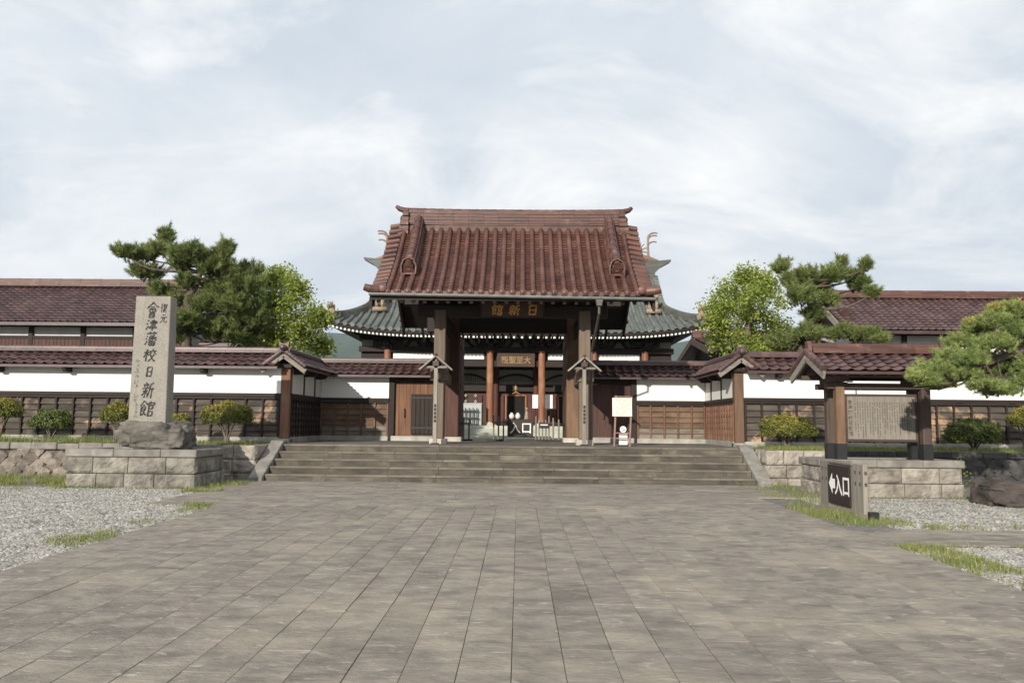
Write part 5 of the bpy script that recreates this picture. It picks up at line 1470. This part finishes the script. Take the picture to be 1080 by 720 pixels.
# ------------------------------------------------------------------ arrow sign on a slatted stand
SX = 5.70
o = tag(empty('arrow_sign', (SX, 14.2, gz(14.2))), 'grey wooden stand with dark brown entrance sign and white arrow, beside the paving', 'sign')
T = Matrix.Translation((-SX, -14.2, -gz(14.2)))
for (y0, y1, nm) in ((13.26, 13.70, 'end_board'), (14.72, 15.14, 'end_board')):
    b = MB(); b.box(SX-.04, SX+.04, y0, y1, gz(14)-.02, gz(14)+.84); b.xform(T); p = b.build(nm, M['silver_wood_v'], o, bevel=.01)
    b = MB(); ym = (y0+y1)/2
    for dy in (-.09, .09):
        for z in (.52, .70): b.box(SX-.0435, SX-.0405, ym+dy-.022, ym+dy+.022, gz(14)+z-.028, gz(14)+z+.028)
    for z in (.52, .70): 
        if y0 < 14: b.box(SX-.02, SX+.02, y0-.0035, y0-.0005, gz(14)+z-.028, gz(14)+z+.028)
    b.xform(T); b.build('cutout_shade', M['shelter_wood_v'], p)  # dark plates laid on the board, painting the shade of cut-out squares
b = MB(); y = 13.705
while y < 14.70:
    b.box(SX-.025, SX+.025, y, y+.055, gz(14)+.06, gz(14)+.86); y += .0665
b.xform(T); b.build('slats', M['silver_wood_v'], o)
b = MB(); b.box(SX-.045, SX+.045, 13.15, 15.2, gz(14)-.02, gz(14)+.06); b.box(SX-.05, SX+.05, 13.7, 14.72, gz(14)+.80, gz(14)+.84); b.xform(T); b.build('rail', M['silver_wood_y'], o, bevel=.006)
b = MB(); b.box(SX-.075, SX-.045, 13.74, 14.68, gz(14)+.13, gz(14)+.78); b.xform(T); sg = b.build('sign_panel', M['sign_brown'], o, bevel=.004)
b = MB()
ya, za = 14.62-14.2, .46
xx = -.0762
ar = [(0, 0), (-.15, .17), (-.15, .08), (-.27, .08), (-.27, -.08), (-.15, -.08), (-.15, -.17)]
b.prism([(xx, ya+a, za+c) for a, c in ar], (-.003, 0, 0)); b.build('arrow', M['white'], sg)
text_mesh('lettering', '入口', .37, M['white'], sg, (-.0762, -.15, .45), (0, -1, 0), (0, 0, 1), .003, .006, .88)
b = MB(); b.box(SX-.05, SX+.09, 13.0, 13.12, gz(13), gz(13)+.13); b.xform(T); b.build('foot_block', M['black_metal'], o, bevel=.01)

# ------------------------------------------------------------------ trees and shrubs
def unit(a): return a/np.maximum(1e-6, np.linalg.norm(a, axis=-1, keepdims=True))
def tufts(C_, D, K, ln, wd, shoot, spread=(20, 62)):
    """bottle-brush needle tufts: K needles round each shoot"""
    n = len(C_); tone = np.clip(rng.normal(.5, .22, n), 0, 1)
    A = unit(np.cross(D, rng.normal(size=(n, 3)))); B = np.cross(D, A)
    ph = rng.random((n, K))*6.283; th = np.radians(spread[0]+(spread[1]-spread[0])*rng.random((n, K)))
    s = rng.random((n, K))*shoot
    dirv = D[:, None]*np.cos(th)[..., None] + (A[:, None]*np.cos(ph)[..., None]+B[:, None]*np.sin(ph)[..., None])*np.sin(th)[..., None]
    p0 = C_[:, None]+D[:, None]*s[..., None]
    side = unit(np.cross(dirv, rng.normal(size=(n, K, 3))))
    L_ = (ln*(.75+.5*rng.random((n, K))))[..., None]
    v0 = p0-side*wd*.5; v1 = p0+side*wd*.5; v2 = p0+dirv*L_
    V = np.stack([v0, v1, v2], 2).reshape(-1, 3)
    F = np.arange(n*K*3).reshape(-1, 3)
    T_ = np.clip(np.repeat(tone, K)+rng.normal(0, .10, n*K), 0, 1)
    return V, F, T_
def pad_points(pads, per, top=.25, ryf=1.0):
    C_, D = [], []
    for (x, y, z, rx, rz) in pads:
        n = int(per*max(.35, (rx*rz)**.75*4)); q = unit(rng.normal(size=(n, 3)))
        q[:, 2] = np.where(q[:, 2] < -.35, -q[:, 2]*.6, q[:, 2])
        r = (.55+.5*rng.random(n))[:, None]
        wob = 1+.25*np.sin(q[:, :1]*5+x)*np.cos(q[:, 1:2]*6+z)
        C_.append(np.array([x, y, z])+q*r*wob*np.array([rx, rx*ryf, rz])); D.append(unit(q*.75+np.array([0, 0, .75])+rng.normal(size=(n, 3))*.25))
    return np.concatenate(C_), np.concatenate(D)
def limb(b, pts, r0, r1, n=8):
    P = [Vector(p) for p in pts]; Q = []
    for i in range(len(P)-1):
        for j in range(4): 
            f = j/4; a = P[max(0, i-1)]; c = P[i]; d = P[i+1]; e = P[min(len(P)-1, i+2)]
            t = f; Q.append(.5*((2*c)+(-a+d)*t+(2*a-5*c+4*d-e)*t*t+(-a+3*c-3*d+e)*t**3))
    Q.append(P[-1]); k = len(Q)
    b.tube(Q, [r0+(r1-r0)*i/(k-1) for i in range(k)], n)
def tree(name, label, cat, base_pt, trunk_pts, r0, pads, m_leaf, kind, per, K=26, ln=.17, wd=.012, shoot=.16, group=None, bark='bark', extra=None, leaf=.09, low=False):
    o = tag(empty(name, base_pt), label, cat, group)
    off = np.array(base_pt); T = Matrix.Translation(-Vector(base_pt))
    b = MB(); limb(b, trunk_pts, r0, r0*.42, 10)
    tp = [Vector(p) for p in trunk_pts]
    for i, (x, y, z, rx, rz) in enumerate(pads):
        # nearest point on the trunk below the pad
        cand = []
        for j in range(len(tp)-1):
            for f in (0, .33, .66, 1): cand.append(tp[j].lerp(tp[j+1], f))
        tgt = Vector((x, y, z-rz*.4)); cand = cand[8:] if low else ([c for c in cand if c.z < tgt.z-.02] or [tp[0]])
        s = min(cand, key=lambda c: (c-tgt).length+.35*abs(c.z-tgt.z+.4))
        L_ = (tgt-s).length
        mid = s.lerp(tgt, .5)+Vector((random.uniform(-.12, .12)*L_, random.uniform(-.12, .12)*L_, random.uniform(-.16, .02)*L_))
        limb(b, [s, mid, tgt], max(.02, r0*.30*min(1, L_/2)), .012, 6)
        for k in range(4):
            e = tgt+Vector((random.uniform(-1, 1)*rx*.8, random.uniform(-1, 1)*rx*.8, random.uniform(-.1, .7)*rz)); b.tube([mid.lerp(tgt, .6), tgt.lerp(e, .5)+Vector((0, 0, -.03)), e], [.016, .012, .006], 5)
    b.xform(T); b.build('trunk', M[bark], o, smooth=True)
    if kind == 'pine':
        C_, D = pad_points(pads, per); C_ = C_-D*shoot*.75; V, F, T_ = tufts(C_, D, K, ln, wd, shoot)
    else:
        sat = []
        for (x, y, z, rx, rz) in pads:       # loose sprays that break the outline
            for k in range(4):
                a, e = random.random()*6.283, random.uniform(-.2, 1.3); rr = random.uniform(.9, 1.2)
                sat.append((x+math.cos(a)*math.cos(e)*rx*rr, y+math.sin(a)*math.cos(e)*rx*rr, z+math.sin(e)*rz*rr, rx*.24, rz*.28))
        V, F, T_ = leaves([(x, y, z, rx*.82, rz*.80) for x, y, z, rx, rz in pads]+sat, per, leaf)
    mesh_np('crown', V-off, F, T_, M[m_leaf], o)
    if extra:
        C_, D = pad_points(extra[0], per*.5); V, F, T_ = tufts(C_, D, K, ln, wd, shoot); mesh_np('yellowed_needles', V-off, F, T_, M[extra[1]], o)
    return o
def leaves(pads, per, size, shell=(.35, 1.0), clump=9, flat=.5):
    """leaf-sized faces gathered in sprays through the crown's volume"""
    V, T_ = [], []
    for (x, y, z, rx, rz) in pads:
        n = int(per*max(.2, rx*rz*3)); q = unit(rng.normal(size=(n, 3))); r = (shell[0]+(shell[1]-shell[0])*rng.random(n)**.6)[:, None]
        wob = 1+.30*np.sin(q[:, :1]*4+x*3)*np.cos(q[:, 1:2]*5+z*2)
        c = np.array([x, y, z])+q*r*wob*np.array([rx, rx*1.0, rz])
        tn = np.clip(rng.normal(.5, .2, n), 0, 1)
        dirs = unit(q+rng.normal(size=(n, 3))*.6)
        for k in range(clump):
            p = c+dirs*(rng.random((n, 1))*size*3.8)+rng.normal(size=(n, 3))*size*.85
            nrm = unit(rng.normal(size=(n, 3))+np.array([0, 0, flat*2]))
            a = unit(np.cross(nrm, rng.normal(size=(n, 3)))); bb = np.cross(nrm, a); s = (size*(.6+.7*rng.random((n, 1))))
            V.append(np.stack([p-a*s*.62, p-bb*s*.34+a*s*.05, p+a*s*.62, p+bb*s*.34+a*s*.05], 1)); T_.append(np.clip(tn+rng.normal(0, .12, n), 0, 1))
    V = np.concatenate(V).reshape(-1, 3); return V, np.arange(len(V)).reshape(-1, 4), np.concatenate(T_)

pl = [(-13.25,27.53,7.29,0.41,0.19),(-12.92,28.08,7.31,0.48,0.29),(-12.26,27.77,7.48,0.32,0.26),(-12.14,28.19,7.94,0.26,0.32),(-12.86,28.23,6.73,0.58,0.26),(-11.24,27.22,7.17,0.38,0.28),(-10.72,27.12,7.22,0.37,0.28),(-10.97,28.61,7.29,0.43,0.36),(-9.87,27.57,7.35,0.32,0.35),(-10.12,27.52,6.82,0.51,0.44),(-10.18,28.89,6.78,0.66,0.46),(-9.36,27.95,6.21,0.64,0.48),(-9.38,28.61,6.83,0.49,0.36),(-9.50,27.96,5.56,0.71,0.45),(-12.21,28.25,6.14,0.45,0.16),(-10.97,27.37,5.01,0.44,0.25),(-10.75,28.24,4.79,0.71,0.39),(-10.04,28.66,4.65,0.86,0.53),(-11.44,28.04,4.44,0.35,0.29),(-9.25,28.43,5.13,0.65,0.49),(-10.51,28.31,6.20,0.39,0.29),(-11.44,27.22,4.92,0.31,0.25)]
pr = [(9.14,27.91,7.05,0.26,0.29),(9.45,27.65,6.48,0.41,0.38),(9.74,27.18,6.62,0.37,0.28),(9.39,26.75,5.82,0.49,0.43),(10.41,28.08,6.43,0.48,0.39),(10.70,27.46,6.65,0.41,0.38),(11.15,27.85,7.12,0.19,0.29),(11.63,28.11,6.77,0.36,0.29),(11.98,27.84,7.06,0.19,0.32),(11.87,28.17,6.49,0.45,0.32),(11.93,27.33,6.09,0.28,0.19),(10.65,27.98,5.92,0.55,0.32),(10.01,27.41,5.35,0.38,0.22),(11.31,28.20,4.81,0.65,0.26),(12.11,28.11,4.74,0.52,0.26),(12.01,26.86,4.39,0.25,0.22),(9.57,26.92,4.59,0.62,0.31),(8.89,27.05,4.38,0.50,0.31)]
ml = [(-8.97,30.43,6.74,0.45,0.42),(-7.93,29.37,6.50,0.51,0.44),(-9.09,29.75,5.96,0.68,0.51),(-7.46,29.10,5.81,0.57,0.50),(-8.30,29.51,5.24,0.88,0.61),(-7.17,29.27,5.15,0.57,0.50),(-6.65,29.20,5.38,0.30,0.27),(-8.83,29.67,4.49,0.82,0.48),(-7.63,29.67,4.43,0.82,0.48),(-6.95,30.31,4.36,0.35,0.35),(-9.50,29.86,5.03,0.62,0.51),(-8.43,30.36,7.13,0.28,0.17)]
mr = [(8.53,29.71,6.83,0.51,0.38),(7.90,29.98,6.38,0.65,0.45),(7.36,29.34,5.76,0.44,0.40),(8.46,28.33,6.02,0.65,0.49),(9.35,29.72,6.73,0.41,0.38),(8.22,29.93,5.53,0.83,0.48),(9.04,29.81,5.18,0.82,0.48),(7.13,29.14,5.22,0.30,0.30),(7.73,29.43,4.78,0.64,0.37),(8.39,28.42,4.35,0.78,0.36),(8.31,29.66,7.13,0.24,0.17)]
pn = [(9.32,15.28,3.72,0.28,0.23),(8.85,14.96,3.50,0.34,0.22),(9.16,14.72,3.32,0.30,0.24),(8.87,15.59,3.47,0.29,0.16),(8.67,15.74,3.21,0.36,0.24),(8.64,14.75,3.06,0.41,0.25),(8.28,15.53,2.90,0.32,0.23),(7.70,15.10,2.65,0.35,0.19),(7.32,14.82,2.50,0.20,0.15),(8.13,14.97,2.56,0.41,0.22),(9.03,15.50,2.69,0.46,0.30),(9.58,15.61,2.79,0.36,0.32),(8.48,14.70,2.35,0.34,0.15),(9.18,15.33,2.31,0.26,0.14),(8.23,14.70,2.82,0.30,0.20),(9.72,15.44,3.14,0.28,0.32),(9.52,15.01,2.67,0.28,0.35),(9.99,15.62,3.70,0.29,0.25)]
bu = [(-12.93,20.90,1.86,0.48,0.31),(-11.63,20.90,1.61,0.48,0.29),(-9.99,20.90,1.77,0.38,0.29),(-8.37,20.90,1.62,0.26,0.19),(-7.17,20.90,1.77,0.62,0.34),(6.94,20.90,1.59,0.67,0.34),(11.61,20.90,1.50,0.65,0.38),(12.88,20.90,1.86,0.34,0.29)]

tree('pine_tree', 'dark irregular pine tree rising behind the left wall beside the tall pillar', 'pine tree', (-11.2, 28, .8),
     [(-11.2, 28, .7), (-11.15, 28, 2.6), (-11.2, 28, 4.2), (-11.1, 28, 5.2), (-11.25, 28, 5.7), (-10.95, 28, 6.3), (-10.8, 28, 6.9)], .20, [(x, y, z, rx*1.13, rz*1.13) for x, y, z, rx, rz in pl+[(-11.2,27.8,6.35,.35,.2),(-11.6,28.2,5.75,.4,.2),(-10.6,27.8,5.5,.45,.3),(-10.2,28.2,5.9,.5,.35),(-11.5,27.9,6.9,.35,.22)]], 'pine', 'pine', 66, K=64, wd=.022, ln=.17, shoot=.40)
tree('pine_tree', 'upswept pine tree rising behind the right wall above the notice shelter', 'pine tree', (9.3, 27.5, .8),
     [(9.3, 27.5, .7), (9.25, 27.5, 2.6), (9.5, 27.5, 4.0), (9.85, 27.5, 4.9), (10.0, 27.5, 5.5), (9.75, 27.5, 6.1), (9.5, 27.6, 6.6)], .20, pr, 'pine', 'pine', 68, K=64, wd=.022, ln=.17, shoot=.40)
tree('maple_tree', 'bright yellow green maple tree behind the left wall, next to the hall roof', 'tree', (-8.3, 29.6, .8),
     [(-8.3, 29.6, .7), (-8.2, 29.6, 2.4), (-8.4, 29.7, 4.0), (-8.3, 29.6, 5.6), (-8.5, 29.7, 6.6)], .16, [(x-.25, y, z-.22, rx, rz) for x, y, z, rx, rz in ml], 'maple', 'leaf', 120, bark='bark_grey', leaf=.105)
tree('maple_tree', 'light green maple tree behind the right wall, left of the upswept pine', 'tree', (8.3, 29.3, .8),
     [(8.3, 29.3, .7), (8.35, 29.3, 2.4), (8.2, 29.4, 4.0), (8.4, 29.4, 5.4), (8.4, 29.5, 6.6)], .16, [(x, y, z-.2, rx, rz) for x, y, z, rx, rz in mr], 'maple', 'leaf', 125, bark='bark_grey', leaf=.10)
tree('pine_tree', 'spreading sunlit pine bough reaching in at the right edge before the shelter roof', 'pine tree', (11.6, 15.3, .19),
     [(11.6, 15.3, .1), (11.75, 15.3, 1.5), (11.4, 15.25, 2.5), (10.8, 15.2, 3.0), (10.1, 15.2, 3.12), (9.4, 15.15, 3.02), (8.7, 15.1, 2.78)], .15, pn + [(8.95,15.1,2.27,.34,.15),(9.45,15.0,2.42,.34,.18),(9.75,15.5,2.5,.3,.2),(7.55,14.9,2.42,.24,.13),(7.95,15.2,2.38,.26,.13), (10.4, 15.3, 3.2, .45, .4), (10.6, 15.0, 2.7, .45, .35), (11.2, 15.4, 3.3, .6, .4)], 'pine_near', 'pine', 270, K=44, ln=.080, wd=.0095, shoot=.11, low=True,
     extra=([(9.5, 15.3, 3.78, .28, .12), (9.15, 15.3, 3.76, .2, .08), (8.85, 15.6, 3.55, .16, .06)], 'pine_yellow'))
o = None
def shrub(label, x, y, z, rx, rz, mt='azalea', ball=True):
    o = tag(empty('clipped_shrub', (x, y, BZ)), label, 'shrub', 'clipped shrubs in the planting beds')
    b = MB(); zb = z-rz*.4
    for k in range(7):
        a = 6.283*k/7+random.random(); e = Vector((math.cos(a)*rx*.55, math.sin(a)*rx*.45, zb-BZ+random.uniform(0, rz*.5)))
        limb(b, [(random.uniform(-.04, .04), random.uniform(-.04, .04), -.05), (e.x*.25, e.y*.25, (zb-BZ)*.45), tuple(e)], .028, .010, 6)
    b.build('stem', M['bark_grey'], o, smooth=True)
    n = int(1500*rx*rz/.12); q = unit(rng.normal(size=(n, 3))); q[:, 2] = np.where(q[:, 2] < -.25, -q[:, 2], q[:, 2])
    V, T_ = [], []
    bump = 1+.13*np.sin(q[:, :1]*5+x*9)*np.cos(q[:, 2:]*6+x*4)+.12*np.sin(q[:, :1]*9+x)*np.cos(q[:, 1:2]*8)+.07*np.sin(q[:, 2:]*15+q[:, :1]*13)
    c = np.array([0, 0, z-BZ-rz*.35])+q*bump*(.72+.30*rng.random((n, 1))**.7)*np.array([rx, rx*.85, rz*1.16])
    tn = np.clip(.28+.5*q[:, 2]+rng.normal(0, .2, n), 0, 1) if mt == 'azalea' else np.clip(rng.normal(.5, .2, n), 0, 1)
    for k in range(6):
        p = c+rng.normal(size=(n, 3))*.022; nrm = unit(q+rng.normal(size=(n, 3))*.7); a = unit(np.cross(nrm, rng.normal(size=(n, 3)))); bb = np.cross(nrm, a); s = .040*(.6+.7*rng.random((n, 1)))
        V.append(np.stack([p-a*s*.6, p-bb*s*.32, p+a*s*.6, p+bb*s*.32], 1)); T_.append(np.clip(tn+rng.normal(0, .1, n), 0, 1))
    V = np.concatenate(V).reshape(-1, 3); mesh_np('foliage', V, np.arange(len(V)).reshape(-1, 4), np.concatenate(T_), M[mt], o)
LB = ['orange tinged shrub cut off by the left edge of the photo', 'low green shrub close to the grass, second from the left edge', 'domed shrub half hidden behind the left side of the tall pillar',
      'small shrub peeping out right of the tall pillar', 'mushroom shaped shrub on a bare stem, between the pillar and the steps', 'flat topped orange tinged shrub on bare stems, left of the notice shelter',
      'dense dark green shrub right of the notice shelter', 'shrub at the right edge of the photo under the pine bough']
for lb, (x, y, z, rx, rz), mt in zip(LB, bu, ['azalea', 'azalea_green', 'azalea', 'azalea', 'azalea', 'azalea', 'azalea_green', 'azalea']): shrub(lb, x, y, z, rx, rz, mt)

# ------------------------------------------------------------------ grass and weeds
def blades(regions, name, label):
    V, T_ = [], []
    for (x0, x1, y0, y1, z, n, hmin, hmax, fade) in regions:
        x = x0+(x1-x0)*rng.random(n); y = y0+(y1-y0)*rng.random(n)
        # patchy: keep where a soft noise is high
        keep = (np.sin(x*3.1+y*1.7)+np.sin(x*1.3-y*4.1+1)+np.sin(x*7.7+y*6.1)*.6+rng.normal(0, .8, n)) > fade
        x, y = x[keep], y[keep]; m = len(x)
        zz = 0.0126*np.minimum(y, 19.05) if z is None else np.full(m, z)
        hgt = hmin+(hmax-hmin)*.85*rng.random(m)**2; a = rng.random(m)*6.283; lean = rng.random(m)*.6
        w = .003+.004*rng.random(m)
        p = np.stack([x, y, zz-.01], 1); sd_ = np.stack([np.cos(a), np.sin(a), 0*a], 1)*w[:, None]
        b2 = rng.random(m)*6.283; tip_ = p+np.stack([np.cos(b2)*lean*hgt, np.sin(b2)*lean*hgt, hgt], 1)
        V.append(np.stack([p-sd_, p+sd_, tip_], 1)); T_.append(np.clip(rng.normal(.5, .25, m), 0, 1))
    V = np.concatenate(V).reshape(-1, 3)
    o = mesh_np(name, V, np.arange(len(V)).reshape(-1, 3), np.concatenate(T_), M['grass'])
    return tag(o, label, 'grass', kind='stuff')
blades([(-16, -6.2, 19.75, 22.2, BZ, 26000, .03, .16, -1.2), (-15, -9.2, 19.8, 20.8, BZ, 9000, .1, .34, .1), (6.2, 16, 19.75, 22.2, BZ, 26000, .03, .18, -1.2), (6.4, 8.6, 20, 21.8, BZ, 5000, .05, .2, -2)],
       'grass', 'green grass growing on the raised beds along the wall')
blades([(-15, -9.2, 17.4, 19.5, None, 17000, .05, .24, -.5), (-13, -9.0, 15.9, 17.4, None, 7000, .03, .10, .6), (-9.2, -6.5, 16.93, 17.12, None, 1800, .03, .13, .2), (-6.45, -5.7, 16.3, 18.6, None, 4200, .04, .17, -.4),
        (-6.4, -4.9, 13.9, 14.25, None, 1800, .03, .14, .1), (-5.3, -4.86, 9.8, 14, None, 3800, .02, .11, .35), (-5.6, -4.9, 9.8, 10.7, None, 1500, .02, .10, .5), (-6.7, -4.87, 6, 9.8, None, 1200, .02, .06, 1.0), (-14, -5.2, 11.5, 17, None, 5000, .02, .07, 1.3), (-15, -9.5, 14.5, 17.3, None, 7000, .02, .10, .5)],
       'grass', 'grass tufts along the left edge of the paving and round the left plinth')
blades([(5.2, 6.4, 14.8, 19.3, None, 5500, .03, .15, .0), (4.9, 6.1, 12.4, 14.9, None, 6500, .03, .15, -.4), (6.1, 12.5, 11.96, 12.4, None, 6500, .03, .13, -.6), (4.87, 9.5, 10.15, 10.55, None, 4500, .03, .12, -.2),
        (4.86, 5.45, 7.4, 10.4, None, 6500, .03, .13, -.5), (6.5, 9.2, 16.6, 16.85, None, 900, .03, .12, .4), (9.2, 10.5, 16.0, 17.6, None, 1300, .03, .15, .5)],
       'grass', 'yellowish grass tufts along the right edge of the paving and round the arrow sign')
def weed(label, x, y, z, hgt, n):
    o = tag(empty('weed', (x, y, z)), label, 'weed', 'weeds by the right plinth and wall')
    b = MB(); b.tube([(0, 0, -.02), (.02, 0, hgt*.5), (.0, .02, hgt)], [.008, .006, .003], 5); b.build('stem', M['grass'], o)
    V, F, T_ = leaves([(0, 0, hgt*.6, hgt*.28, hgt*.42)], n/max(.2, hgt*hgt*.35), .05, clump=4); mesh_np('leaves', V, F, T_, M['maple'], o)
weed('bright green leafy weed beside the dark boulder', 9.75, 18.2, gz(18), .62, 30)
weed('tall thin weed growing right of the shelter post', 9.3, 21.3, BZ, .95, 30)

# ------------------------------------------------------------------ far hills, and the air before them
V = []; NXh, NYh = 120, 10
for j in range(NYh+1):
    for i in range(NXh+1):
        x = -2300+4600*i/NXh; y = 1800+1500*j/NYh
        e = math.sin(math.pi*j/NYh)
        hgt = e*(285+85*mnoise.noise(Vector((x*.0011, 3.3, y*.0006)))*1.6+40*mnoise.noise(Vector((x*.004, y*.004, 1)))+9*mnoise.noise(Vector((x*.02, y*.02, 5)))) - (1-e)*4
        V.append((x, y, max(-2, hgt)))
b = MB(); b.add(V, [(j*(NXh+1)+i, j*(NXh+1)+i+1, (j+1)*(NXh+1)+i+1, (j+1)*(NXh+1)+i) for j in range(NYh) for i in range(NXh)], .5)
tag(b.build('hills', M['forest'], smooth=True), kind='structure')

# air: pale even haze in one closed box round the whole scene
bx = MB(); bx.box(-4100, 4100, -310, 6100, -8, 400, .5)
hz_o = bx.build('haze', None); hz_o.data.materials.clear()
hm = bpy.data.materials.new('haze'); hm.use_nodes = True
hm.node_tree.nodes.clear()
ho = hm.node_tree.nodes.new('ShaderNodeOutputMaterial'); hv = hm.node_tree.nodes.new('ShaderNodeVolumePrincipled')
hv.inputs['Density'].default_value = 0.00011; hv.inputs['Color'].default_value = (.72, .83, .97, 1); hv.inputs['Anisotropy'].default_value = 0.2
hm.node_tree.links.new(hv.outputs[0], ho.inputs['Volume'])
hz_o.data.materials.append(hm); tag(hz_o, kind='stuff')
